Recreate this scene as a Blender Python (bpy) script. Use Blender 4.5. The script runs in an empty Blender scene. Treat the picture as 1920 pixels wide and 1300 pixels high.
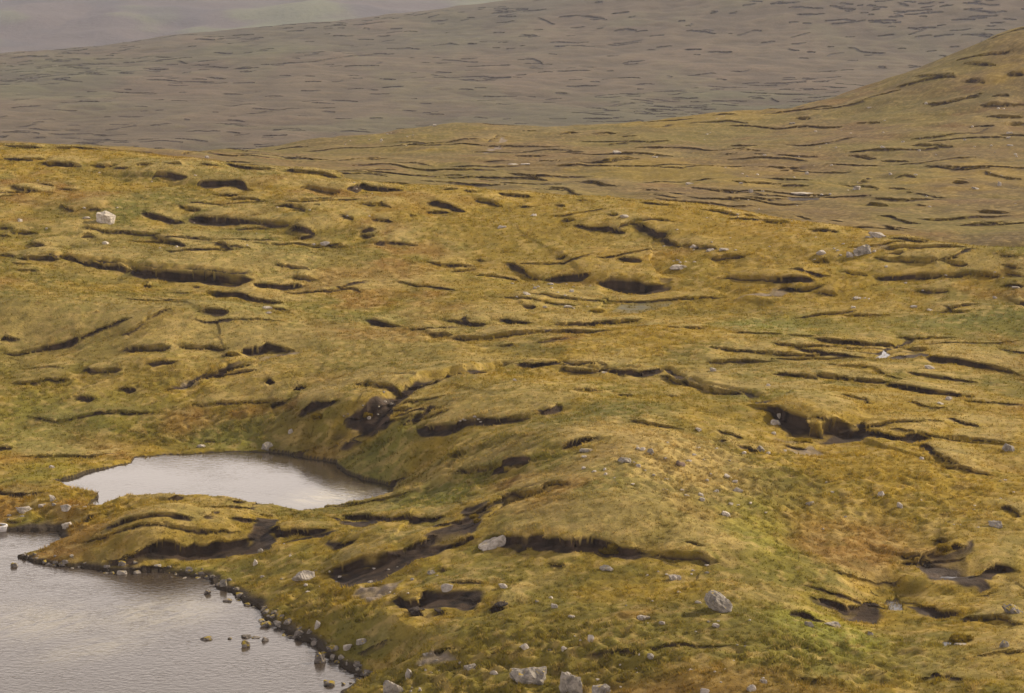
import bpy, bmesh, math, random
import numpy as np

# ------------------------------------------------------------------ camera, sky, sun, exposure
SC = bpy.context.scene
CAM_H, PITCH, FPX = 31.0, math.radians(9.3), 4330.0      # metres, tilt down, focal length in photo pixels (1920 wide)
cam_data = bpy.data.cameras.new("camera")
cam = bpy.data.objects.new("camera", cam_data)
SC.collection.objects.link(cam)
cam.location = (0, 0, CAM_H)
cam.rotation_euler = (math.radians(90) - PITCH, 0, 0)
cam_data.sensor_width = 36.0
cam_data.lens = 36.0 * FPX / 1920.0
cam_data.clip_start = 1.0
cam_data.clip_end = 20000.0
SC.camera = cam

SUN_EL, SUN_AZ = math.radians(30), math.radians(30)       # azimuth measured from +X (right) towards +Y (away)
SUN_DIR = (math.cos(SUN_EL) * math.cos(SUN_AZ), math.cos(SUN_EL) * math.sin(SUN_AZ), math.sin(SUN_EL))
world = bpy.data.worlds.new("World")
SC.world = world
world.use_nodes = True
wn, wl = world.node_tree.nodes, world.node_tree.links
wn.clear()
w_out = wn.new("ShaderNodeOutputWorld")
w_bg = wn.new("ShaderNodeBackground")
w_sky = wn.new("ShaderNodeTexSky")
w_sky.sky_type = 'NISHITA'
w_sky.sun_disc = False
w_sky.sun_elevation = SUN_EL
w_sky.sun_rotation = math.radians(90) - SUN_AZ
w_sky.dust_density = 3.0
w_tc = wn.new("ShaderNodeTexCoord")
w_map = wn.new("ShaderNodeMapping")
w_map.inputs['Scale'].default_value = (2.2, 2.2, 7.0)
w_noi = wn.new("ShaderNodeTexNoise")
w_noi.inputs['Scale'].default_value = 1.6
w_noi.inputs['Detail'].default_value = 6.0
w_rmp = wn.new("ShaderNodeValToRGB")
w_rmp.color_ramp.elements[0].position = 0.30
w_rmp.color_ramp.elements[0].color = (0.35, 0.35, 0.35, 1)
w_rmp.color_ramp.elements[1].position = 0.60
w_rmp.color_ramp.elements[1].color = (0.95, 0.95, 0.95, 1)
w_mix = wn.new("ShaderNodeMix")
w_mix.data_type = 'RGBA'
w_bg.inputs['Strength'].default_value = 0.057
wl.new(w_tc.outputs['Generated'], w_map.inputs['Vector'])
wl.new(w_map.outputs['Vector'], w_noi.inputs['Vector'])
wl.new(w_noi.outputs['Fac'], w_rmp.inputs['Fac'])
wl.new(w_rmp.outputs['Color'], w_mix.inputs['Factor'])
w_sep = wn.new("ShaderNodeSeparateXYZ")
w_hi = wn.new("ShaderNodeMapRange")
w_hi.inputs['From Min'].default_value = 0.30
w_hi.inputs['From Max'].default_value = 0.75
w_cl = wn.new("ShaderNodeMix")
w_cl.data_type = 'RGBA'
w_cl.inputs['A'].default_value = (31.0, 27.4, 25.0, 1)     # unseen cloud shaped for the light: bright low for water, dim overhead against fill
w_cl.inputs['B'].default_value = (2.8, 2.6, 2.6, 1)
wl.new(w_tc.outputs['Generated'], w_sep.inputs['Vector'])
wl.new(w_sep.outputs['Z'], w_hi.inputs['Value'])
wl.new(w_hi.outputs['Result'], w_cl.inputs['Factor'])
wl.new(w_cl.outputs['Result'], w_mix.inputs['B'])
wl.new(w_sky.outputs['Color'], w_mix.inputs['A'])
wl.new(w_mix.outputs['Result'], w_bg.inputs['Color'])
wl.new(w_bg.outputs['Background'], w_out.inputs['Surface'])

from mathutils import Vector
sun_data = bpy.data.lights.new("sun", 'SUN')
sun_data.energy = 5.0
sun_data.angle = math.radians(0.5)
sun_data.color = (1.0, 0.87, 0.66)
sun = bpy.data.objects.new("sun", sun_data)
SC.collection.objects.link(sun)
sun.rotation_euler = Vector(SUN_DIR).to_track_quat('Z', 'Y').to_euler()
sun.location = (200, 100, 300)

SC.view_settings.view_transform = 'Standard'
SC.view_settings.look = 'None'
SC.view_settings.exposure = 0.36
SC.view_settings.gamma = 1.0
SC.cycles.max_bounces = 6
SC.cycles.volume_bounces = 1

# ------------------------------------------------------------------ small helpers
COL = SC.collection
rng = np.random.default_rng(7)
random.seed(11)
TAB = np.random.default_rng(3).random((512, 512)).astype(np.float32)


def vnoise(x, y, ox=0.0):
    """smooth value noise in -1..1"""
    x = np.asarray(x, np.float32) + np.float32(ox * 17.3 + 1000.0)
    y = np.asarray(y, np.float32) + np.float32(ox * 31.7 + 1000.0)
    xi = np.floor(x).astype(np.int32)
    yi = np.floor(y).astype(np.int32)
    fx, fy = x - xi, y - yi
    fx = fx * fx * (3 - 2 * fx)
    fy = fy * fy * (3 - 2 * fy)
    x0, x1, y0, y1 = xi & 511, (xi + 1) & 511, yi & 511, (yi + 1) & 511
    a = TAB[y0, x0] * (1 - fx) + TAB[y0, x1] * fx
    b = TAB[y1, x0] * (1 - fx) + TAB[y1, x1] * fx
    return (a * (1 - fy) + b * fy) * 2 - 1


def rnoise(x, y, w, ox=0.0):
    """noise of wavelength w metres, turned so that the lattice never lines up with the view"""
    return vnoise((x * 0.82 + y * 0.57) / w, (-x * 0.57 + y * 0.82) / w, ox)


def sstep(a, b, x):
    t = np.clip((x - a) / (b - a), 0, 1)
    return t * t * (3 - 2 * t)


def ray(u, v):
    """photo pixel -> (bearing from +Y, slope dz per metre of ground distance)"""
    dx = (u - 960.0)
    dy = FPX * math.cos(PITCH) - (v - 650.0) * math.sin(PITCH)
    dz = -FPX * math.sin(PITCH) - (v - 650.0) * math.cos(PITCH)
    return math.atan2(dx, dy), dz / math.hypot(dx, dy)


def at_dist(u, v, d):
    th, sl = ray(u, v)
    return d * math.sin(th), d * math.cos(th), CAM_H + sl * d


def at_z(u, v, z):
    th, sl = ray(u, v)
    return at_dist(u, v, (z - CAM_H) / sl)


class ThinPlate:
    def __init__(self, pts, lam=0.0):
        p = np.array(pts, float)
        self.s = 100.0
        self.P = p[:, :2] / self.s
        n = len(p)
        K = self.phi(self.P[:, None, :] - self.P[None, :, :]) + lam * np.eye(n)
        A = np.zeros((n + 3, n + 3))
        A[:n, :n] = K
        A[:n, n] = 1
        A[:n, n + 1:] = self.P
        A[n, :n] = 1
        A[n + 1:, :n] = self.P.T
        b = np.zeros(n + 3)
        b[:n] = p[:, 2]
        self.w = np.linalg.solve(A, b)

    @staticmethod
    def phi(d):
        r2 = (d ** 2).sum(-1)
        return 0.5 * r2 * np.log(r2 + 1e-12)

    def __call__(self, x, y):
        q = np.stack([np.ravel(x), np.ravel(y)], -1) / self.s
        n = len(self.P)
        out = self.w[n] + q @ self.w[n + 1:]
        for i in range(n):
            out = out + self.w[i] * self.phi(q - self.P[i])
        return out.reshape(np.shape(x))


class Fan:
    """a sheet of ground sampled on bearings x distances; T, D are the 1-D axes, Z the heights"""
    def __init__(self, T, D, zfun, coarse=(6, 6)):
        self.T, self.D = T, D
        ti = np.unique(np.r_[np.arange(0, len(T), coarse[1]), len(T) - 1])
        di = np.unique(np.r_[np.arange(0, len(D), coarse[0]), len(D) - 1])
        tt, dd = np.meshgrid(T[ti], D[di])
        zc = zfun(dd * np.sin(tt), dd * np.cos(tt))
        tmp = np.empty((len(di), len(T)))
        for k in range(len(di)):
            tmp[k] = np.interp(T, T[ti], zc[k])
        Z = np.empty((len(D), len(T)), np.float32)
        j = np.clip(np.searchsorted(D[di], D, side='right') - 1, 0, len(di) - 2)
        f = ((D - D[di][j]) / (D[di][j + 1] - D[di][j]))[:, None]
        Z[:] = tmp[j] * (1 - f) + tmp[j + 1] * f
        self.Z = Z
        self.X = (D[:, None] * np.sin(T)[None, :]).astype(np.float32)
        self.Y = (D[:, None] * np.cos(T)[None, :]).astype(np.float32)

    def hit(self, u, v, lift=0.0, dmin=0.0):
        """first point where the sight line of a photo pixel meets the sheet"""
        th, sl = ray(u, v)
        c = np.clip(np.interp(th, self.T, np.arange(len(self.T))), 0, len(self.T) - 1.001)
        i = int(c)
        f = c - i
        prof = self.Z[:, i] * (1 - f) + self.Z[:, i + 1] * f + lift - (CAM_H + sl * self.D)
        prof = np.where(self.D < dmin, -1, prof)
        k = np.argmax(prof >= 0)
        if prof[k] < 0:
            return None
        d = self.D[k]
        if k > 0 and prof[k - 1] < 0:
            d = self.D[k - 1] + (self.D[k] - self.D[k - 1]) * (-prof[k - 1]) / (prof[k] - prof[k - 1])
        return d * math.sin(th), d * math.cos(th), CAM_H + sl * d + 0.0, d

    def height(self, x, y):
        d = np.hypot(x, y)
        th = np.arctan2(x, y)
        c = np.clip(np.interp(th, self.T, np.arange(len(self.T))), 0, len(self.T) - 1.001)
        r = np.clip(np.interp(d, self.D, np.arange(len(self.D))), 0, len(self.D) - 1.001)
        ci, ri = c.astype(int) if hasattr(c, 'astype') else int(c), r.astype(int) if hasattr(r, 'astype') else int(r)
        fc, fr = c - ci, r - ri
        return self.Z, ri, ci, fr, fc

    def sample(self, A, x, y):
        _, r, c, fr, fc = self.height(np.asarray(x, float), np.asarray(y, float))
        if A.ndim == 3:
            fr, fc = fr[..., None], fc[..., None]
        return (A[r, c] * (1 - fc) + A[r, c + 1] * fc) * (1 - fr) + (A[r + 1, c] * (1 - fc) + A[r + 1, c + 1] * fc) * fr

    def block(self, x0, x1, y0, y1):
        """index ranges that cover a rectangle of ground"""
        xs, ys = np.array([x0, x1, x0, x1, 0.5 * (x0 + x1)]), np.array([y0, y0, y1, y1, y0])
        th, d = np.arctan2(xs, ys), np.hypot(xs, ys)
        a, b = np.searchsorted(self.T, [th.min(), th.max()])
        e, f = np.searchsorted(self.D, [min(d.min(), y0), d.max()])
        return slice(max(e - 1, 0), f + 1), slice(max(a - 1, 0), b + 1)

    def build(self, name, mat, rgba):
        R, C = self.Z.shape
        me = bpy.data.meshes.new(name)
        n = R * C
        co = np.empty((n, 3), np.float32)
        co[:, 0], co[:, 1], co[:, 2] = self.X.ravel(), self.Y.ravel(), self.Z.ravel()
        idx = np.arange(n, dtype=np.int32).reshape(R, C)
        q = np.stack([idx[:-1, :-1], idx[:-1, 1:], idx[1:, 1:], idx[1:, :-1]], -1).reshape(-1, 4)
        fill_mesh(me, co, q)
        me.polygons.foreach_set('use_smooth', np.ones(len(q), bool))
        ca = me.color_attributes.new('Col', 'FLOAT_COLOR', 'POINT')
        ca.data.foreach_set('color', rgba.reshape(-1, 4).astype(np.float32).ravel())
        me.materials.append(mat)
        ob = bpy.data.objects.new(name, me)
        COL.objects.link(ob)
        ob['kind'] = 'structure'
        return ob


def fill_mesh(me, co, faces):
    k = faces.shape[1]
    me.vertices.add(len(co))
    me.vertices.foreach_set('co', np.ascontiguousarray(co, np.float32).ravel())
    me.loops.add(len(faces) * k)
    me.loops.foreach_set('vertex_index', np.ascontiguousarray(faces, np.int32).ravel())
    me.polygons.add(len(faces))
    me.polygons.foreach_set('loop_start', np.arange(0, len(faces) * k, k, dtype=np.int32))
    me.update(calc_edges=True)


def polyline_dist(X, Y, P, wfun=None):
    """distance, side (positive = left of the line's direction), arc length and total length for an open polyline;
    with wfun(arc, total): also a smooth blend of that weight and the left normal of the nearest piece"""
    best = np.full(X.shape, 1e9, np.float32)
    side, arc, over = np.zeros(X.shape, np.float32), np.zeros(X.shape, np.float32), np.zeros(X.shape, np.float32)
    nx, ny, ws, wt = np.zeros(X.shape, np.float32), np.zeros(X.shape, np.float32), np.zeros(X.shape, np.float32), np.zeros(X.shape, np.float32)
    acc = 0.0
    S = [(bx - ax, by - ay) for (ax, ay), (bx, by) in zip(P[:-1], P[1:])]
    U = [(ex / (math.hypot(ex, ey) + 1e-9), ey / (math.hypot(ex, ey) + 1e-9)) for ex, ey in S]
    total = sum(math.hypot(ex, ey) for ex, ey in S) + 1e-9
    for i, (ex, ey) in enumerate(S):
        ax, ay = P[i]
        L = math.hypot(ex, ey) + 1e-9
        px, py = X - ax, Y - ay
        tt = (px * ex + py * ey) / (L * L)
        t = np.clip(tt, 0, 1)
        dd = np.hypot(px - t * ex, py - t * ey)
        s = ex * py - ey * px
        if i + 1 < len(S):                    # past a corner: side of the mean direction through the corner
            mx, my = U[i][0] + U[i + 1][0], U[i][1] + U[i + 1][1]
            s = np.where(tt > 1, mx * (py - ey) - my * (px - ex), s)
        if i > 0:
            mx, my = U[i][0] + U[i - 1][0], U[i][1] + U[i - 1][1]
            s = np.where(tt < 0, mx * py - my * px, s)
        m = dd < best
        best = np.where(m, dd, best)
        side = np.where(m, np.sign(s), side)
        a = acc + t * L
        arc = np.where(m, a, arc)
        if wfun:
            nx, ny = np.where(m, -U[i][1], nx), np.where(m, U[i][0], ny)
            o = np.zeros_like(dd)
            if i == 0:
                o = np.maximum(-tt * L, 0)
            if i == len(S) - 1:
                o = np.maximum(o, (tt - 1) * L)
            over = np.where(m, o, over)
            k = L / (dd + .12) ** 4
            ws += wfun(a, total) * k
            wt += k
        acc += L
    if wfun:
        return best, side, arc, acc, ws / wt * np.exp(-np.maximum(over, 0) / .35), nx, ny
    return best, side, arc, acc


def inside_poly(X, Y, P):
    r = np.zeros(X.shape, bool)
    n = len(P)
    for i in range(n):
        (ax, ay), (bx, by) = P[i], P[(i + 1) % n]
        if ay == by:
            continue
        c = ((ay > Y) != (by > Y)) & (X < (bx - ax) * (Y - ay) / (by - ay) + ax)
        r ^= c
    return r

# ------------------------------------------------------------------ the lie of the land (surveyed as photo pixel + height or distance)
CTRL = []


def cz(u, *vz):
    for v, z in vz:
        CTRL.append(at_z(u, v, z))


def cd(u, *vd):
    for v, d in vd:
        CTRL.append(at_dist(u, v, d))


for _u in (-350, 50):
    cz(_u, (965, .5), (945, .75), (905, .9), (850, 1.2), (780, 1.9), (700, 3.3), (640, 4.2))
    cd(_u, (590, 172), (520, 184), (450, 197), (380, 211), (320, 225))
cz(-350, (1000, -.1), (1150, -.2), (1290, -.2))
cz(250, (1150, -.2), (1290, -.2))
cz(50, (1150, -.2), (1290, -.2))
cz(450, (1250, -.2))
cz(200, (960, 1.1), (840, 1.0), (780, 2.0), (700, 3.2), (650, 4.2))
cz(350, (915, 1.7), (850, .8), (1040, .6))
cz(450, (945, 1.5), (1010, 1.3), (1060, .7))
cz(600, (985, 1.8), (1040, 1.5), (1120, 1.2), (1180, .8), (850, 1.1), (800, 2.5), (750, 3.3), (690, 4.0))
cz(820, (940, 2.6), (900, 2.6), (850, 3.2), (800, 3.7), (750, 4.1))
cz(150, (1030, .5))
cz(300, (1000, 1.5), (880, .7), (750, 2.6), (650, 4.3))
cz(500, (900, .7), (832, 1.1), (800, 1.9), (760, 2.7), (690, 3.8))
cd(300, (600, 170), (560, 178), (500, 188), (430, 200), (350, 217))
cz(700, (1250, .8), (1150, 1.8), (1050, 2.2), (1000, 2.3), (960, 1.6), (915, 1.0), (860, 1.9), (800, 3.1), (750, 3.8), (680, 4.3), (640, 4.6))
cd(700, (600, 171), (540, 183), (460, 195), (400, 205), (355, 215))
cz(950, (1290, 1.8), (1200, 2.3), (1100, 2.8), (1040, 3.1), (990, 3.7), (940, 3.9), (900, 4.1), (860, 4.2), (800, 4.4), (740, 4.6), (690, 4.8), (650, 4.8))
cd(950, (600, 170), (540, 183), (480, 192), (430, 200))
cz(1150, (1290, 2.3), (1200, 2.8), (1100, 3.2), (1050, 3.6), (1000, 4.2), (950, 4.8), (900, 5.3), (850, 5.7), (822, 5.8), (790, 5.5), (750, 5.0), (700, 4.9), (650, 4.8))
cd(1150, (600, 170), (550, 181), (500, 189), (440, 198))
cz(1400, (1290, 3.0), (1200, 3.0), (1120, 3.2), (1050, 3.5), (970, 4.0), (900, 4.5), (850, 4.8), (800, 5.0), (750, 5.0), (700, 4.9), (650, 4.8))
cd(1400, (600, 170), (540, 181), (480, 189), (430, 196))
cz(1650, (1290, 2.6), (1200, 2.4), (1140, 2.0), (1100, 2.4), (1040, 2.8), (970, 3.5), (900, 4.2), (840, 4.6), (790, 4.7), (740, 4.8), (690, 4.8), (650, 4.8))
cd(1650, (600, 170), (540, 180), (480, 187))
for _u in (1880, 2250):
    cz(_u, (1290, 2.8), (1200, 2.8), (1140, 2.6), (1080, 2.8), (1000, 3.4), (920, 3.9), (850, 4.3), (790, 4.6), (740, 4.7), (690, 4.8), (650, 4.8))
    cd(_u, (600, 169), (540, 178), (500, 182))
for _u, _z in ((-350, -.3), (400, -.1), (960, 1.2), (1500, 1.6), (2250, 1.8)):
    th, sl = ray(_u, 1300)
    CTRL.append((76 * math.sin(th), 76 * math.cos(th), _z))
    CTRL.append((55 * math.sin(th), 55 * math.cos(th), _z))

CREST = [(-350, 268, 242), (0, 271, 240), (80, 271, 240), (150, 276, 238), (220, 281, 235), (300, 291, 232), (380, 303, 229), (450, 313, 226),
         (550, 323, 223), (640, 338, 220), (769, 351, 216), (900, 361, 213), (1009, 369, 212), (1141, 370, 211), (1205, 377, 210), (1300, 380, 208),
         (1381, 399, 203), (1483, 415, 200), (1571, 424, 198), (1618, 432, 196), (1690, 450, 191), (1800, 461, 189), (1900, 469, 187), (2250, 480, 185)]
for u, v, d in CREST:
    CTRL.append(at_dist(u, v, d))
for u, v, d in CREST[::2]:
    x, y, z = at_dist(u, v, d + 12)
    CTRL.append((x, y, z - 0.7))

# moor beyond the first crest, and the hill on the right
for _u, _l in ((-350, ((268, 300),)), (100, ((268, 310),)), (300, ((285, 320),)),
               (450, ((300, 280), (285, 330))), (650, ((322, 268), (255, 372))), (700, ((330, 255), (310, 292), (280, 330))),
               (900, ((346, 262), (300, 305), (260, 350))), (1100, ((358, 252), (320, 290), (280, 330))),
               (1300, ((370, 248), (300, 305), (250, 360))), (1500, ((400, 233), (380, 248), (300, 308), (250, 360))),
               (1700, ((440, 212), (350, 268), (250, 340), (190, 385))), (1880, ((455, 202), (400, 238), (330, 282), (250, 335), (150, 385)))):
    cd(_u, *[(v, d) for v, d in _l])
cd(2250, (455, 202), (400, 238), (330, 282), (250, 335), (150, 385), (0, 420), (-80, 440))
CREST2 = [(-350, 290, 345), (200, 292, 345), (390, 291, 345), (450, 285, 352), (520, 272, 362), (650, 257, 372), (750, 244, 376), (850, 232, 380), (930, 234, 382),
          (1000, 240, 382), (1100, 238, 385), (1200, 226, 392), (1300, 216, 400), (1420, 210, 405), (1500, 200, 410), (1560, 185, 412),
          (1640, 155, 415), (1730, 130, 418), (1800, 95, 420), (1870, 65, 421), (1919, 54, 422), (1990, 30, 424), (2250, -60, 450)]
for u, v, d in CREST2:
    CTRL.append(at_dist(u, v, d))
for u, v, d in CREST2[::2]:
    for dd, dz in ((25, 1.5), (80, 8), (180, 26)):
        x, y, z = at_dist(u, v, d + dd)
        CTRL.append((x, y, z - dz))
base_near = ThinPlate(CTRL, 2e-4)

D_NEAR = np.r_[np.arange(66, 88, 0.5), np.arange(88, 130, 0.10), np.arange(130, 192, 0.15), np.arange(192, 250, 0.21), np.arange(250, 440, 0.5), np.arange(440, 640, 4.0)]
_half = math.radians(13.3)
_wide = math.radians(18.5)
T_NEAR = np.r_[np.linspace(-math.radians(33), -_wide, 30)[:-1], np.linspace(-_wide, -_half, 190)[:-1], np.linspace(-_half, _half, 1560), np.linspace(_half, _wide, 190)[1:], np.linspace(_wide, math.radians(33), 30)[1:]]
plain = Fan(T_NEAR[::6], D_NEAR[::3], base_near, (3, 3))
# broad turf mounds: centre and half-size in photo pixels, height in metres
MOUNDS = [(330, 598, 330, 42, .75), (930, 742, 150, 40, .55), (1560, 762, 200, 42, .55), (1620, 690, 230, 26, .45), (1180, 648, 260, 28, .5), (1830, 668, 150, 26, .45), (690, 648, 210, 30, .55),
          (1000, 828, 130, 36, .4), (1120, 972, 210, 62, .3), (480, 492, 300, 30, .6), (150, 385, 220, 40, .6), (1170, 488, 170, 26, .5), (1560, 528, 170, 20, .4), (850, 562, 220, 30, .5), (310, 965, 170, 30, .3),
          (1000, 440, 220, 30, .6), (620, 400, 180, 28, .5), (1380, 640, 200, 26, .4), (640, 755, 90, 26, .4), (1250, 770, 150, 26, .35), (250, 700, 160, 26, .4), (1700, 880, 160, 45, .35), (900, 1180, 170, 40, .3)]
_m = []
for u, v, ru, rv, h in MOUNDS:
    g = plain.hit(u, v)
    g2, g3 = plain.hit(u, v - rv) or g, plain.hit(u, v + rv) or g
    _m.append((g[0], g[1], ru * g[3] / FPX, max(.5 * (g2[3] - g3[3]), .15 * ru * g[3] / FPX), h))


def base_mounds(x, y):
    z = base_near(x, y)
    for cx, cy, ax, ay, h in _m:
        q = ((x - cx) / ax) ** 2 + ((y - cy) / ay) ** 2
        z = z + h * np.exp(-1.1 * q)
    return z


near = Fan(T_NEAR, D_NEAR, base_mounds, (8, 8))
plain = Fan(T_NEAR[::6], D_NEAR[::3], base_mounds, (3, 3))   # the untouched lie of the land, for surveying onto

CTRL_FAR = []
for _u, _l in ((-400, ((330, 700), (250, 850), (180, 1000), (140, 1150), (106, 1300))), (0, ((330, 700), (250, 850), (180, 1000), (135, 1150), (99, 1300))),
               (300, ((330, 700), (250, 850), (180, 1000), (125, 1150), (70, 1360))), (500, ((330, 700), (250, 850), (180, 1000), (115, 1150), (70, 1300), (50, 1400))),
               (800, ((330, 700), (250, 850), (180, 1000), (115, 1150), (60, 1300), (20, 1440))), (1000, ((330, 700), (250, 850), (180, 1000), (115, 1150), (50, 1300), (-5, 1460))),
               (1250, ((330, 700), (250, 850), (180, 1000), (115, 1150), (50, 1270), (-40, 1480))), (1500, ((330, 700), (250, 850), (180, 1000), (115, 1150), (20, 1300), (-70, 1500))),
               (1920, ((330, 700), (250, 850), (180, 1000), (115, 1150), (20, 1280), (-100, 1500))), (2350, ((330, 700), (250, 850), (180, 1000), (115, 1150), (20, 1280), (-120, 1500)))):
    for v, d in _l:
        CTRL_FAR.append(at_dist(_u, v, d))
    x, y, z = at_dist(_u, _l[-1][0], _l[-1][1] + 60)
    CTRL_FAR.append((x, y, z - 4))
    x, y, z = at_dist(_u, _l[-1][0], _l[-1][1] + 350)
    CTRL_FAR.append((x, y, z - 45))
    x, y, z = at_dist(_u, 330, 560)
    CTRL_FAR.append((x, y, z - 8))
base_far = ThinPlate(CTRL_FAR, 1e-4)
D_FAR = np.r_[np.arange(540, 680, 5.0), np.geomspace(680, 1520, 760), np.arange(1530, 1900, 10.0)]
T_FAR = np.r_[np.linspace(-math.radians(26), -_half, 40)[:-1], np.linspace(-_half, _half, 1300), np.linspace(_half, math.radians(26), 40)[1:]]
far = Fan(T_FAR, D_FAR, base_far, (8, 8))

CTRL_BACK = []
for _u, _l in ((-500, ((130, 2300), (60, 2700), (0, 3000), (-90, 3350))), (0, ((130, 2300), (80, 2650), (0, 3000), (-80, 3350))),
               (500, ((130, 2300), (70, 2650), (0, 2950), (-70, 3300))), (1000, ((130, 2300), (60, 2600), (0, 2900), (-60, 3250))), (2000, ((130, 2300), (40, 2700), (-60, 3250)))):
    for v, d in _l:
        CTRL_BACK.append(at_dist(_u, v, d))
base_back = ThinPlate(CTRL_BACK, 1e-3)
D_BACK = np.linspace(1950, 3500, 330)
T_BACK = np.linspace(-math.radians(20), math.radians(16), 620)
back = Fan(T_BACK, D_BACK, base_back, (6, 6))

# ------------------------------------------------------------------ water's edge
def c2p(c, x, y):
    """survey sheet coordinates -> photo pixel"""
    ox, oy = {1: (0, 0), 2: (640, 0), 3: (1280, 0), 4: (0, 430), 5: (640, 430), 6: (1280, 430), 7: (0, 860), 8: (640, 860), 9: (1280, 860), 0: (0, 0)}[c]
    k = 1.0 if c == 0 else 0.33845
    return ox + x * k, oy + y * k


LAKE_Z, POND_Z = 0.0, 0.8
LAKE_PX = [(-420, 1000), (0, 998), (60, 996), (116, 998), (120, 1006), (112, 1020), (72, 1036), (36, 1046), (60, 1056), (130, 1063), (230, 1076), (330, 1076), (385, 1083),
           (412, 1101), (450, 1123), (490, 1146), (510, 1166), (540, 1186), (580, 1206), (600, 1226), (640, 1246), (668, 1262), (690, 1277), (655, 1290), (625, 1312), (560, 1420), (-420, 1420)]
POND_PX = [(100, 905), (170, 886), (245, 869), (255, 857), (320, 853), (400, 849), (470, 847), (520, 849), (580, 861), (630, 869), (650, 886), (690, 901), (736, 913),
           (733, 941), (660, 947), (560, 962), (530, 956), (430, 950), (330, 945), (230, 938), (190, 948), (165, 948), (185, 930), (150, 921)]
LAKE = [at_z(u, v, LAKE_Z)[:2] for u, v in LAKE_PX]
POND = [at_z(u, v, POND_Z)[:2] for u, v in POND_PX]

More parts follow.
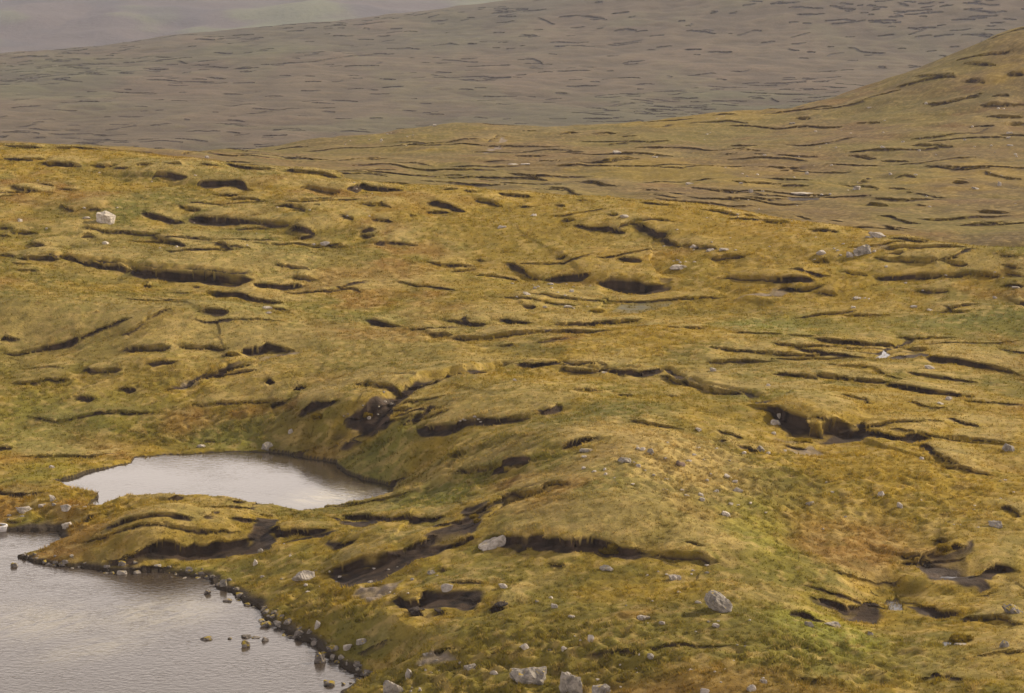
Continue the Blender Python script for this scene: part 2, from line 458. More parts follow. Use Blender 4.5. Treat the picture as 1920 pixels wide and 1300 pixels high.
# ------------------------------------------------------------------ peat banks: sheet number, height of the face in photo pixels, lip from left to right
BANKS = [
 # left part of the near moor, up to its crest
 (1,5,"0,797 100,800 230,806"),(1,4,"300,806 450,810 560,816"),(1,4,"10,880 120,882 240,886"),(1,6,"230,900 330,902 470,910"),(1,4,"530,908 640,918"),
 (1,4,"760,922 845,926"),(1,4,"940,930 1005,938"),(1,4,"1120,915 1230,925"),(1,9,"830,985 870,965 960,972 1050,985"),(1,17,"1070,1000 1110,985 1200,985 1300,980 1360,1000 1440,1030"),
 (1,4,"1270,1082 1360,1090 1455,1094"),(1,5,"60,1030 130,1048 230,1055"),(1,4,"215,1018 310,1032"),(1,3,"340,1042 430,1050"),(1,7,"310,1120 360,1140 420,1160"),
 (1,6,"480,1155 560,1160"),(1,10,"795,1155 850,1175 950,1190 1040,1195"),(1,5,"980,1132 1060,1150 1120,1160"),(1,12,"1070,1170 1150,1185 1250,1190 1350,1200 1450,1215 1540,1215 1610,1230"),
 (1,9,"1610,1240 1680,1260 1750,1280"),(1,7,"1530,1135 1600,1132 1660,1145 1700,1180"),(1,7,"1575,940 1680,960 1790,970 1891,985"),(1,6,"1250,905 1400,925 1520,935"),
 (1,4,"1130,885 1220,890"),(1,10,"1660,1040 1700,1020 1800,1040 1891,1055"),(1,7,"0,1240 60,1250"),(1,7,"60,1270 140,1270 215,1275"),(1,6,"480,1260 560,1270 700,1265 800,1275 900,1295"),
 (1,4,"1740,1150 1775,1155"),(1,3,"990,850 1060,845"),(1,3,"1200,1060 1330,1066"),(1,3,"640,930 720,940"),
 # middle of the near moor
 (2,9,"30,1045 110,1018 170,1030 250,1035 380,1040"),(2,6,"0,985 110,992"),(2,4,"180,998 270,1010 370,1020"),(2,3,"570,1052 650,1056"),(2,4,"700,1062 750,1075"),
 (2,5,"870,1075 980,1082 1060,1086"),(2,6,"730,1105 820,1110 900,1125"),(2,9,"485,1112 560,1125 620,1140 700,1165"),(2,6,"470,1165 540,1160 590,1165"),
 (2,7,"90,1120 180,1130 240,1120 260,1140 305,1160"),(2,4,"180,1215 280,1225"),(2,4,"380,1190 410,1190"),(2,9,"110,1268 200,1265"),(2,3,"1000,1135 1030,1138"),(2,3,"1200,1132 1235,1138"),
 (2,7,"1230,1195 1300,1208"),(2,7,"1290,1230 1380,1245 1480,1250 1580,1268"),(2,8,"1630,1225 1700,1255 1770,1270 1830,1300"),(2,3,"1320,1108 1360,1112"),(2,4,"1670,1115 1780,1125 1891,1128"),
 (2,3,"1490,1195 1540,1200"),(2,4,"0,1195 70,1215"),
 (3,5,"430,1215 520,1220 600,1225"),(3,4,"730,1260 800,1265 860,1270"),(3,4,"350,1190 420,1198"),(3,4,"120,1150 200,1165 320,1195"),(3,5,"960,1005 1040,978"),
 # left slopes above the small pond
 (4,4,"20,125 60,135 100,142"),(4,7,"110,150 200,152 340,152"),(4,8,"340,140 400,148 500,165 600,185 740,205"),(4,15,"740,190 800,200 880,215 1000,230 1100,235 1250,250 1410,272"),
 (4,8,"1415,300 1520,308 1640,300 1690,300"),(4,7,"1620,265 1700,272 1750,275"),(4,8,"1145,325 1200,315 1300,335 1400,360 1500,378 1590,400"),(4,7,"1050,285 1120,290"),
 (4,5,"800,280 850,285"),(4,3,"960,318 1050,325"),(4,6,"780,345 800,335"),(4,16,"1095,435 1150,430 1215,435 1275,440"),(4,7,"0,605 60,600 100,595"),
 (4,9,"20,660 100,655 200,640 300,622 380,605 440,588"),(4,9,"670,655 760,660 860,660 960,655"),(4,9,"980,655 1060,650 1180,640 1280,645"),(4,8,"1250,680 1340,690"),
 (4,11,"1330,665 1420,650 1470,625 1580,640 1650,665"),(4,10,"460,745 560,760 650,755 700,780"),(4,6,"60,825 160,825 230,810 360,800"),(4,7,"820,760 880,745 980,745"),
 (4,10,"1050,830 1120,800 1200,785 1300,760 1380,740"),(4,9,"650,880 700,875 770,880"),(4,8,"900,885 970,870 1040,860"),(4,7,"430,925 480,925 560,940"),
 (4,11,"1460,850 1480,830 1540,850"),(4,12,"1500,950 1560,930 1610,920"),(4,15,"1610,890 1650,855 1705,855"),(4,12,"1640,1000 1720,960 1800,945 1870,930"),
 (4,7,"1200,65 1240,75 1300,110"),(4,7,"820,0 900,35 980,65 1070,90"),(4,10,"420,25 480,10 530,15"),(4,7,"145,50 180,70 250,98"),(4,5,"0,10 60,20"),(4,3,"80,178 160,182"),
 (4,4,"90,218 215,218"),(4,7,"0,1190 60,1195"),(4,6,"1650,20 1750,10"),(4,4,"1130,1160 1200,1165"),(4,5,"1500,430 1600,436"),(4,4,"440,595 640,510 720,490"),
 # middle
 (5,7,"890,165 950,190 1020,215 1080,245 1110,260"),(5,14,"1110,262 1200,245 1300,235 1390,245"),(5,22,"1390,275 1480,262 1580,268 1680,285 1760,280 1840,255"),
 (5,8,"1740,0 1800,40 1850,65 1891,80"),(5,5,"1530,165 1620,175 1690,185"),(5,6,"1190,150 1240,152"),(5,9,"130,485 210,495 290,510 345,520"),(5,9,"480,555 560,555 630,560"),
 (5,5,"570,485 640,495 710,510"),(5,10,"690,470 730,510 830,510"),(5,10,"850,490 920,480 940,495 1060,500"),(5,8,"620,570 660,580 760,580 880,578 1000,570 1100,565 1250,555 1400,555 1500,550 1600,552"),
 (5,4,"1610,525 1720,530"),(5,4,"1780,540 1891,545"),(5,8,"1070,620 1150,605 1250,590"),(5,4,"860,630 960,628"),(5,6,"1000,410 1090,415"),(5,5,"0,320 80,325 120,345"),
 (5,10,"380,855 440,850 520,825 600,795 690,800"),(5,8,"700,795 760,775 830,760"),(5,9,"190,850 280,860 380,880"),(5,9,"60,855 130,840 180,860"),
 (5,15,"0,1010 80,990 170,960 240,925 295,900"),(5,7,"980,730 1050,740 1130,735 1210,730"),(5,10,"1220,740 1300,765 1400,775 1460,760 1560,780 1640,790 1720,780 1780,765"),
 (5,9,"1770,790 1830,805 1891,830"),(5,14,"0,1130 60,1100 130,1075"),(5,9,"280,965 340,960 400,945"),(5,10,"310,1040 400,1010 470,970 510,940"),
 (5,16,"430,1030 540,1040 640,1040 700,1010 850,1025 960,1010 1080,1005"),(5,8,"1080,1000 1150,985 1200,965"),(5,6,"1600,1035 1700,1050 1800,1065 1891,1075"),
 (5,10,"1220,1190 1300,1160 1380,1135 1440,1125"),(5,13,"820,1300 900,1265 980,1255 1060,1250"),(5,9,"620,1200 660,1190 700,1200"),(5,9,"540,1240 600,1220"),
 (5,5,"1300,885 1430,885"),(5,4,"1520,900 1640,905"),(5,4,"1810,900 1870,900"),(5,4,"750,160 800,165"),(5,4,"620,215 740,205"),(5,4,"260,70 400,75"),(5,7,"100,5 200,25"),(5,8,"180,70 260,60"),
 # right
 (6,6,"0,75 60,85 120,98 190,105"),(6,8,"140,155 220,140 300,135 370,140"),(6,8,"180,255 260,245 340,255 440,262 540,275 640,275 720,265"),(6,9,"510,320 570,300 620,320 700,310 760,300"),
 (6,6,"755,325 800,335 860,340"),(6,9,"730,170 800,160 830,175"),(6,4,"870,225 960,232 1020,238"),(6,5,"610,230 680,245 800,245"),(6,6,"1130,45 1200,50 1290,65 1380,68"),
 (6,6,"1130,95 1220,100 1320,98 1420,95 1520,95 1600,110"),(6,5,"1150,130 1220,132"),(6,7,"1050,155 1150,160 1250,162 1330,165 1440,168"),(6,5,"1450,175 1580,185"),
 (6,8,"1070,245 1180,240 1300,235 1440,230"),(6,7,"1440,245 1520,230 1600,222 1680,230 1770,238"),(6,5,"1780,238 1891,258"),(6,5,"1770,190 1891,220"),(6,5,"1300,320 1380,328 1470,325"),
 (6,6,"1765,298 1830,305 1891,315"),(6,5,"1760,140 1850,148"),(6,8,"1860,400 1900,395"),(6,5,"1460,412 1530,430 1590,445"),(6,8,"740,598 820,608 900,605 980,625 1060,635 1180,630"),
 (6,5,"1190,600 1300,603 1420,602 1530,600"),(6,9,"1190,640 1250,645"),(6,8,"1250,660 1370,675"),(6,8,"590,650 640,655 700,670 800,685 900,690 1000,700 1060,690"),
 (6,8,"110,720 180,715 260,705 350,700 450,695 560,690"),(6,10,"1350,700 1450,712 1560,718 1660,730 1750,745 1830,765 1900,790"),(6,8,"1140,705 1200,690 1270,700"),
 (6,7,"470,785 560,780 650,785 740,805"),(6,7,"740,795 850,795 950,815 1060,825 1140,830"),(6,7,"1150,835 1240,855 1340,870 1420,885 1520,900 1650,930"),
 (6,10,"0,815 70,830 150,850 240,865 370,890"),(6,28,"360,925 450,940 540,945 600,975 660,1015 720,1055 780,1065 860,1040 970,1035"),(6,15,"970,1035 1030,1070 1100,1095 1200,1110 1300,1105 1375,1120"),
 (6,8,"1330,1160 1380,1190 1430,1235 1500,1265 1560,1290"),(6,5,"880,910 960,925 1050,945"),(6,5,"1220,925 1300,940 1380,965"),(6,4,"1370,970 1470,975"),(6,5,"1470,1045 1560,1060 1650,1085"),
 (6,6,"580,1155 640,1158 700,1165"),(6,5,"185,1120 260,1135"),(6,7,"280,1165 360,1170 460,1200"),(6,4,"190,1085 330,1115"),(6,4,"0,540 120,540"),(6,5,"270,565 400,570 550,575"),(6,4,"580,580 740,585"),
 # spit between lake and pond
 (7,8,"0,160 80,185 160,180 270,185"),(7,4,"0,340 80,345 100,345"),(7,8,"590,370 640,385 740,360 860,345 980,335 1080,330"),(7,7,"1080,340 1150,320 1180,285"),
 (7,20,"540,510 640,500 700,490 860,460 960,440 1060,430 1200,410 1330,385 1420,370"),(7,7,"1270,315 1360,320 1430,310"),(7,7,"1420,285 1480,280 1530,285"),(7,11,"1510,345 1560,385 1640,370 1740,375 1840,365"),
 (7,10,"900,215 960,195 1010,185"),(7,5,"1270,235 1360,232"),(7,7,"1810,310 1891,305"),(7,9,"430,320 500,290"),
 # foreground
 (8,26,"-100,575 0,560 120,525 240,505 340,485"),(8,14,"340,485 440,455 500,420 545,400"),(8,11,"0,290 60,290 140,285 220,305 310,325 400,320 500,315 590,305"),(8,5,"490,360 560,350 640,340 670,350"),
 (8,10,"560,470 620,435 700,415 745,415"),(8,13,"700,290 780,270 850,235 900,215 920,190"),(8,9,"920,190 1000,175 1090,165 1110,140 1180,120 1270,130"),(8,7,"900,260 860,290 820,320"),
 (8,19,"810,400 900,420 1010,440 1060,420 1130,440 1240,430 1310,450 1400,430 1500,430 1560,470 1650,480 1740,480"),(8,15,"1740,485 1891,500 1970,520 2040,545 2100,560"),(8,14,"300,740 420,760 460,720 520,700"),(8,9,"850,790 920,790"),
 (8,11,"370,820 440,820 490,840"),(8,8,"520,830 590,840"),(8,13,"90,980 180,960 280,950"),(8,8,"280,900 310,890"),(8,9,"490,1080 550,1050 610,1040"),(8,9,"0,430 120,430"),
 (8,9,"560,60 640,45 720,30 820,20 950,15 1050,0"),(8,4,"600,680 700,680 800,690"),(8,6,"550,575 610,590"),(8,5,"1150,555 1250,560"),
 (9,5,"0,480 80,490 130,510"),(9,15,"655,735 740,765 840,780 900,800 1000,775 1100,765"),(9,11,"540,840 640,830 720,860 775,880"),(9,14,"1220,730 1300,760 1400,790 1500,820 1560,840"),
 (9,9,"1550,860 1640,870 1740,870 1800,900 1900,915"),(9,11,"1370,430 1420,440 1490,460"),(9,13,"1410,490 1490,490 1550,500"),(9,8,"1210,570 1290,560 1380,500"),
 (9,20,"1580,640 1650,620 1700,575 1780,570 1900,590"),(9,9,"1640,720 1730,715"),(9,6,"1430,0 1550,25 1650,65 1750,95"),(9,5,"640,1190 780,1230"),
 (9,7,"1280,1190 1400,1180 1530,1200 1590,1225"),(9,7,"1050,690 1110,715"),(9,6,"1790,265 1880,330"),
]
BANKS_MID = [
 (2,5,"330,785 430,790 530,800"),(2,3,"250,805 300,808"),(2,3,"600,800 790,805"),(2,5,"810,795 860,745 930,755"),(2,6,"1200,740 1260,735 1310,735"),(2,7,"1375,740 1450,728 1530,730"),
 (2,4,"1480,790 1580,785"),(2,4,"1700,785 1790,780"),(2,3,"1550,765 1610,762"),(2,5,"1770,705 1830,690"),(2,4,"0,880 120,880 260,878"),(2,4,"290,900 400,900 500,908"),(2,4,"95,940 200,940 280,942"),
 (2,6,"570,915 640,922 730,925"),(2,5,"585,965 680,968"),(2,4,"800,885 905,882"),(2,4,"960,860 1030,862 1120,858"),(2,5,"1090,880 1200,885"),(2,4,"1210,840 1330,835"),(2,5,"1190,915 1300,910"),
 (2,7,"1350,890 1480,895 1580,880 1650,880"),(2,8,"940,960 1020,968 1080,975 1170,990"),(2,4,"760,990 850,992"),(2,9,"1310,1000 1380,1008 1460,1022 1550,1030"),(2,8,"1140,1030 1250,1050 1350,1080 1460,1085"),
 (2,4,"1550,1100 1640,1110"),(2,6,"1660,985 1780,990 1891,985"),(2,4,"1780,930 1891,930"),(2,5,"1740,1085 1891,1105"),(2,5,"1680,1045 1760,1050"),(2,4,"1790,1065 1880,1070"),(2,3,"950,700 1020,698"),(2,3,"1000,720 1050,720"),
 (3,7,"430,630 520,618 620,605 700,598 780,585 835,580"),(3,3,"180,640 280,638"),(3,5,"640,645 710,643"),(3,5,"990,680 1100,680"),(3,6,"570,790 680,790 800,782 880,770 960,760"),(3,5,"280,802 420,803"),
 (3,5,"340,825 440,830"),(3,5,"400,855 460,855"),(3,4,"240,850 300,850"),(3,6,"520,865 600,865 720,858"),(3,7,"440,918 560,925 640,920 690,912"),(3,8,"790,912 900,915 1020,918 1140,915"),(3,6,"940,850 1040,852"),
 (3,5,"1020,865 1090,868"),(3,5,"1120,885 1240,885"),(3,7,"1290,800 1390,805"),(3,4,"1400,805 1500,810"),(3,6,"1570,342 1750,342"),(3,5,"1680,285 1760,280 1815,270"),(3,8,"1800,398 1900,402"),
 (3,5,"1290,425 1400,425 1530,425"),(3,7,"1580,435 1650,440 1690,455"),(3,7,"1340,568 1430,560 1510,555 1600,525 1650,510"),(3,7,"1670,580 1760,575 1830,568 1900,558"),(3,5,"1740,520 1820,520"),
 (3,10,"1690,650 1780,645 1860,645 1900,635"),(3,10,"1770,690 1830,680 1900,680"),(3,7,"1590,698 1740,700"),(3,6,"1360,915 1480,925 1580,930 1700,930"),(3,8,"1660,945 1730,960 1800,980 1900,985"),(3,8,"1480,1010 1590,1010"),
 (3,7,"260,1000 380,1010 540,1015"),(3,6,"490,985 560,993 680,995 770,995"),(3,6,"560,1022 670,1025"),(3,5,"90,990 180,992"),(3,9,"360,1085 450,1100 560,1090"),(3,6,"245,1095 300,1108 360,1115"),
 (3,6,"915,1018 1000,1025 1060,1040 1115,1050"),(3,9,"1020,1115 1090,1125 1150,1130"),(3,6,"1300,1130 1350,1140"),(3,10,"1090,1185 1170,1188 1260,1210 1340,1220"),(3,9,"1640,1155 1730,1160 1820,1165"),(3,6,"1635,1210 1800,1210"),
 (3,6,"1270,1060 1400,1080 1500,1085"),(3,5,"1180,1045 1240,1050"),(3,7,"1170,980 1240,975 1300,985"),(3,6,"1100,1260 1240,1280"),(3,6,"820,1220 890,1232"),(3,4,"640,1190 720,1200"),(3,4,"0,925 140,915"),(3,4,"1500,1000 1560,990"),
]
# bare peat and gravel: sheet number, (0 wet peat, 1 gravel, 2 green slime), outline, how deep it is sunk
BARE = [
 (8,3,.12,"-70,640 230,545 440,470 560,390 670,350 700,290 810,270 840,300 800,340 790,410 740,440 560,520 420,560 240,640 0,700"),
 (8,3,.18,"340,770 560,750 700,760 780,800 740,840 600,860 400,870 280,840"),
 (6,0,.10,"340,960 540,960 760,1090 970,1050 1330,1150 1250,1165 950,1130 760,1145 590,1120 510,1010"),
 (5,0,.10,"1380,290 1500,280 1680,300 1830,280 1830,340 1700,355 1560,345"),
 (5,3,.15,"0,1050 160,975 270,930 300,980 270,1050 150,1090 0,1090"),
 (9,3,.10,"1270,600 1350,560 1450,560 1640,500 1600,590 1570,650 1700,720 1640,740 1400,690"),
 (9,0,.06,"690,780 840,800 1000,800 1100,800 1110,850 1040,880 900,880 780,870"),
 (9,0,.10,"1250,780 1400,810 1540,850 1500,870 1330,860"),
 (7,3,.06,"1430,330 1540,320 1520,420 1490,490 1340,490 1300,470 1400,430"),
 (7,0,.05,"700,505 1000,455 1330,400 1400,420 1340,490 1060,510 720,535"),
 (8,1,.02,"80,690 340,660 200,760 100,780"),
 (8,1,.05,"430,1140 520,1080 600,1090 640,1130 560,1160"),
 (6,1,.03,"300,385 470,350 500,310 570,345 480,375"),
 (5,2,.06,"1490,445 1560,400 1700,370 1891,340 1880,370 1720,440 1500,485"),
 (2,1,.05,"780,850 850,810 900,760 920,780 830,850"),
 (4,1,.05,"1000,890 1040,850 1100,830 1250,790 1390,745 1380,760 1130,840 1050,890"),
 (6,1,.03,"500,1115 600,1130 720,1160 790,1210 700,1230 560,1180"),
 (6,1,.03,"1050,105 1130,100 1150,130 1060,150"),
 (8,0,.08,"0,330 350,345 330,375 0,360"),(7,0,.08,"1500,480 1640,420 1860,400 1800,430 1600,450"),(8,0,.05,"930,470 1300,490 1560,520 1891,570 1700,550 1200,510"),
 (8,0,.05,"-60,440 120,455 150,480 -40,480"),
 (4,1,.03,"1330,715 1450,690 1650,680 1640,700 1440,715"),(6,0,.05,"1060,715 1110,690 1300,690 1360,720 1200,730"),
 (6,0,.05,"1180,255 1440,240 1430,262 1180,268"),(3,0,.05,"600,1075 760,1075 740,1110 560,1110"),
]
# pools of standing water left on the peat
POOLS = [(9, "1120,738 1160,748 1205,730 1215,780 1232,850 1180,866 1130,862 1150,820 1120,800"),
         (6, "1060,712 1110,687 1150,690 1130,705 1095,718"), (9, "1430,1014 1490,1012 1500,1026 1440,1034"),
         (9, "1400,662 1450,640 1500,640 1570,612 1560,640 1480,660"), (6, "420,372 500,352 560,350 540,366 470,378")]


def pts(s):
    return [tuple(float(k) for k in p.split(',')) for p in s.split()]

# ------------------------------------------------------------------ cut the peat banks into the ground
def new_fields(fan):
    s = fan.Z.shape
    return dict(dz=np.zeros(s, np.float32), dome=np.zeros(s, np.float32), low=np.zeros(s, np.float32),
                peat=np.zeros(s, np.float32), grav=np.zeros(s, np.float32), slime=np.zeros(s, np.float32), lip=np.zeros(s, np.float32), snap=np.zeros(s, np.float32))


def cut_bank(fan, F, P, H, floor=0.7, up=0.62, jag=0.85, taper=1.5, bare=1.0, joins=(False, False)):
    P = np.array(P)
    pad = 14 * H + 7.0
    b = fan.block(P[:, 0].min() - pad, P[:, 0].max() + pad, P[:, 1].min() - pad, P[:, 1].max() + pad)
    X, Y = fan.X[b], fan.Y[b]
    if X.size == 0:
        return
    e0 = np.random.default_rng(int(abs(P[0, 0] * 97 + P[0, 1] * 31)) % 9999).uniform(0, 40)
    JA = jag * min(H, .32 + .12 * H)
    jx = JA * (0.5 * rnoise(X, Y, 5.2 * H + .6, 1 + e0) + 0.4 * rnoise(X, Y, 2.1 * H + .2, 2 + e0) + 0.50 * rnoise(X, Y, 0.8 * H + .1, 7 + e0))
    jy = JA * (0.6 * rnoise(X, Y, 5.2 * H + .6, 3 + e0) + 0.5 * rnoise(X, Y, 2.1 * H + .2, 4 + e0) + 0.55 * rnoise(X, Y, 0.8 * H + .1, 8 + e0))
    tl = None
    Lt = float(np.hypot(*np.diff(P, axis=0).T).sum())
    r_ = np.random.default_rng(int(e0 * 1000))
    t0, t1 = r_.uniform(.14, .45) * Lt, r_.uniform(.14, .45) * Lt
    t0, t1 = min(t0, 6 * H + taper), min(t1, 6 * H + taper)
    t0, t1 = (.9 * H + .3 if joins[0] else t0), (.9 * H + .3 if joins[1] else t1)
    d, side, arc, L, w, nx, ny = polyline_dist(X + jx, Y + jy, P, lambda a, T: sstep(0, t0, a) * sstep(0, t1, T - a))
    s = d * side
    w = np.clip(w * (0.80 + 0.28 * rnoise(X, Y, 9 * H + 0.5, 5 + e0) + 0.24 * rnoise(X, Y, 3.2 * H + 0.3, 9 + e0)), 0, 1.3)      # the face is not equally high all along
    h = H * w
    # bring three rows of vertices exactly onto the lip, the undercut and the foot of the face
    D_, T_ = fan.D[b[0]][:, None], fan.T[b[1]][None, :]
    dr = np.gradient(fan.D)[b[0]][:, None]
    dt = fan.D[b[0]][:, None] * np.gradient(fan.T)[b[1]][None, :]
    DL = (dr * np.abs(nx * np.sin(T_) + ny * np.cos(T_)) + dt * np.abs(nx * np.cos(T_) - ny * np.sin(T_))).astype(np.float32)
    free = (w > .06) & (F['snap'][b] < .5)
    k0, k1, k2 = free & (np.abs(s) <= .5 * DL), free & (s < -.5 * DL) & (s >= -1.5 * DL), free & (s < -1.5 * DL) & (s >= -2.5 * DL)
    ov = H * np.clip(w, 0, 1)
    tgt = np.where(k0, -.13 * ov, np.where(k1, .05 * ov, np.where(k2, -.04 * ov, s)))
    fan.X[b] += ((tgt - s) * nx).astype(np.float32)
    fan.Y[b] += ((tgt - s) * ny).astype(np.float32)
    F['snap'][b] = np.maximum(F['snap'][b], (k0 | k1 | k2).astype(np.float32))
    L1, L2 = 3.0 * H + 1.6, 3.6 * H + 1.6
    fl = floor * H
    prof_hi = up * np.exp(-np.maximum(s, 0) / L1) * (1 - 0.50 * np.exp(-np.maximum(s, 0) / (0.75 * H + .12)))
    top = up * 0.50
    prof_lo = -(1 - up) * np.exp(-np.maximum(-s - 2 * DL - fl, 0) / L2)
    prof = np.where(k0, top, np.where(k1, top - .26, np.where(k2, -(1 - up), np.where(s >= 0, prof_hi, prof_lo))))
    F['dz'][b] += h * prof
    on = w * np.clip(H / 0.25, 0.3, 1.0)
    hi_side = (s >= 0) | k0
    F['dome'][b] = np.maximum(F['dome'][b], np.where(hi_side, np.exp(-np.maximum(s, 0) / (1.7 * L1)), 0) * on)
    F['lip'][b] = np.maximum(F['lip'][b], np.where(k0, 1, np.where(s > 0, np.exp(-(s / (0.5 * H + .05)) ** 2), 0)) * np.clip(w * 1.5, 0, 1))
    F['low'][b] = np.maximum(F['low'][b], np.where(~hi_side, np.exp(np.minimum(s, 0) / (1.5 * L2)), 0) * on)
    edge = fl * (0.45 + 0.75 * (0.5 + 0.5 * rnoise(X, Y, 1.6 * H + .2, 6 + e0))) * w
    m = sstep(-edge - 0.16, -edge - 0.02, s + 2 * DL) * ~hi_side
    pn = .5 + .5 * rnoise(X, Y, 5 * H + .4, 15 + e0) + .35 * rnoise(X, Y, 1.5 * H + .15, 16 + e0)
    m = np.where(k2, sstep(-.1, .35, pn + .35 * bare), np.where(k1, sstep(.35, .8, pn + .35 * (bare - .4)), m * sstep(.3, .8, pn + .45 * (bare - .5)))) * sstep(0.10, 0.35, w)
    F['peat'][b] = np.maximum(F['peat'][b], m)


def survey(c, s, hpx, lift_k=0.30):
    px = [c2p(c, x, y) for x, y in pts(s)]
    um, vm = px[len(px) // 2]
    g = plain.hit(um, vm)
    if g is None:
        return None, 0
    H = (1.8 if hpx < 12 else 1.6) * hpx * g[3] / FPX
    P = []
    for u, v in px:
        g = plain.hit(u, v, lift_k * H)
        if g is not None:
            P.append(g[:2])
    ok = [P[0]] if P else []
    for p in P[1:]:
        if math.hypot(p[0] - ok[-1][0], p[1] - ok[-1][1]) < 30:
            ok.append(p)
    return (ok, H) if len(ok) > 1 else (None, 0)


def meander(P, amp, seed):
    """put the small bends of a real bank between the surveyed points"""
    out = []
    for (ax, ay), (bx, by) in zip(P[:-1], P[1:]):
        n = max(2, int(math.hypot(bx - ax, by - ay) / max(amp * 3.0, .3)))
        for k in range(n):
            t = k / n
            x, y = ax + (bx - ax) * t, ay + (by - ay) * t
            a = amp * (1 if k else 0.4)
            out.append((x + a * float(vnoise(x / (amp * 4), y / (amp * 4), seed)), y + a * float(vnoise(x / (amp * 4), y / (amp * 4), seed + 9))))
    out.append(P[-1])
    return out


F = new_fields(near)
SURV = []
for k, (c, hp, s) in enumerate(BANKS):
    P, H = survey(c, s, hp)
    if P:
        SURV.append((k, hp, P, H))
for k, hp, P, H in SURV:
    js = []
    for e in (P[0], P[-1]):                            # does another bank carry on from this end?
        near_ends = [math.hypot(e[0] - q[0], (e[1] - q[1]) * .45) for k2, _, Q, _ in SURV if k2 != k for q in (Q[0], Q[-1])]
        js.append(min(near_ends) < 1.3)
    cut_bank(near, F, meander(P, 0.35 * H, k % 50), H, floor=0.4 if hp < 12 else 0.9, bare=np.clip((hp - 2) / 8, .15, 1.3), joins=js)
for k, (c, hp, s) in enumerate(BANKS_MID):
    P, H = survey(c, s, hp * (.38 + .34 * ((k * 37) % 11) / 11))
    if P:
        cut_bank(near, F, meander(P, 0.5 * H, k % 50), H, floor=.4, taper=4.5, bare=.08)

# the drainage gullies that link the banks: sheet, half-width, depth, path
GULLIES = [(5, .55, .55, "-60,1150 60,1110 160,1050 240,985 310,935 400,890 520,848 620,822 700,818 830,775 940,740"), (5, .32, .30, "980,745 1060,752 1210,745 1300,775 1400,788 1560,793 1640,803 1720,795 1780,780 1891,845"),
           (6, .34, .32, "0,830 70,845 150,865 240,880 370,905 440,940"), (4, .38, .30, "900,905 1050,882 1130,838 1260,790 1390,752 1500,705 1640,680"), (6, .30, .28, "590,660 700,682 900,698 1060,702 1110,690 1190,645 1300,612"),
           (8, .30, .25, "820,330 900,262 1000,190 1110,160 1180,135"), (5, .30, .25, "620,580 760,592 880,588 1000,580 1250,566 1400,564 1600,558"), (4, .32, .28, "110,160 340,160 500,178 740,212 880,232 1100,250 1410,285")]
for c, hw, dep, s in GULLIES:
    P = [plain.hit(*c2p(c, *p), -dep * .4) for p in pts(s)]
    P = np.array(meander([p[:2] for p in P if p], .18, 31))
    b = near.block(P[:, 0].min() - 4, P[:, 0].max() + 4, P[:, 1].min() - 4, P[:, 1].max() + 4)
    xs, ys = near.X[b], near.Y[b]
    d, _, arc, L = polyline_dist(xs + .3 * rnoise(xs, ys, 1.6, 17) + .12 * rnoise(xs, ys, .5, 18), ys + .4 * rnoise(xs, ys, 1.8, 19) + .15 * rnoise(xs, ys, .5, 20), P)
    w = sstep(0, 1.5, arc) * sstep(0, 1.5, L - arc) * (.75 + .45 * rnoise(xs, ys, 4.5, 30))
    F['dz'][b] -= dep * w * np.exp(-(d / (hw * 1.15)) ** 4)
    F['low'][b] = np.maximum(F['low'][b], sstep(2.5 * hw, hw, d) * w)
    F['peat'][b] = np.maximum(F['peat'][b], sstep(hw * .95, hw * .6, d) * np.clip(w * 1.8, 0, 1) * sstep(-.6, .1, rnoise(xs, ys, 2.2, 29) + .3))

# the many little banks that no survey catches, on the near slopes and on the moor beyond
r2 = np.random.default_rng(21)
dcrest = np.interp(T_NEAR, [ray(u, v)[0] for u, v, d in CREST], [d for u, v, d in CREST])
dcrest2 = np.interp(T_NEAR, [ray(u, v)[0] for u, v, d in CREST2], [d for u, v, d in CREST2])
for k in range(225):
    th = r2.uniform(-.32, .32)
    dc, dc2 = np.interp(th, T_NEAR, dcrest), np.interp(th, T_NEAR, dcrest2)
    if k < 80:
        d, H = r2.uniform(150, dc - 3), r2.uniform(.15, .38)
    elif k < 110:
        d, H = r2.uniform(92, 150), r2.uniform(.12, .28)
    else:
        d, H = r2.uniform(dc + 12, dc2 + 3), r2.uniform(.14, .38)
    x, y = d * math.sin(th), d * math.cos(th)
    a = r2.normal(0, .28) - th
    n = r2.integers(2, 5)
    P = [(x, y)]
    for j in range(n):
        st = r2.uniform(1.2, 3.0) * (1.0 if k < 110 else 2.2)
        x, y = x + st * math.cos(a), y + st * math.sin(a)
        P.append((x, y))
        a += r2.normal(0, .35)
    cut_bank(near, F, P, H, floor=.3, bare=.1)

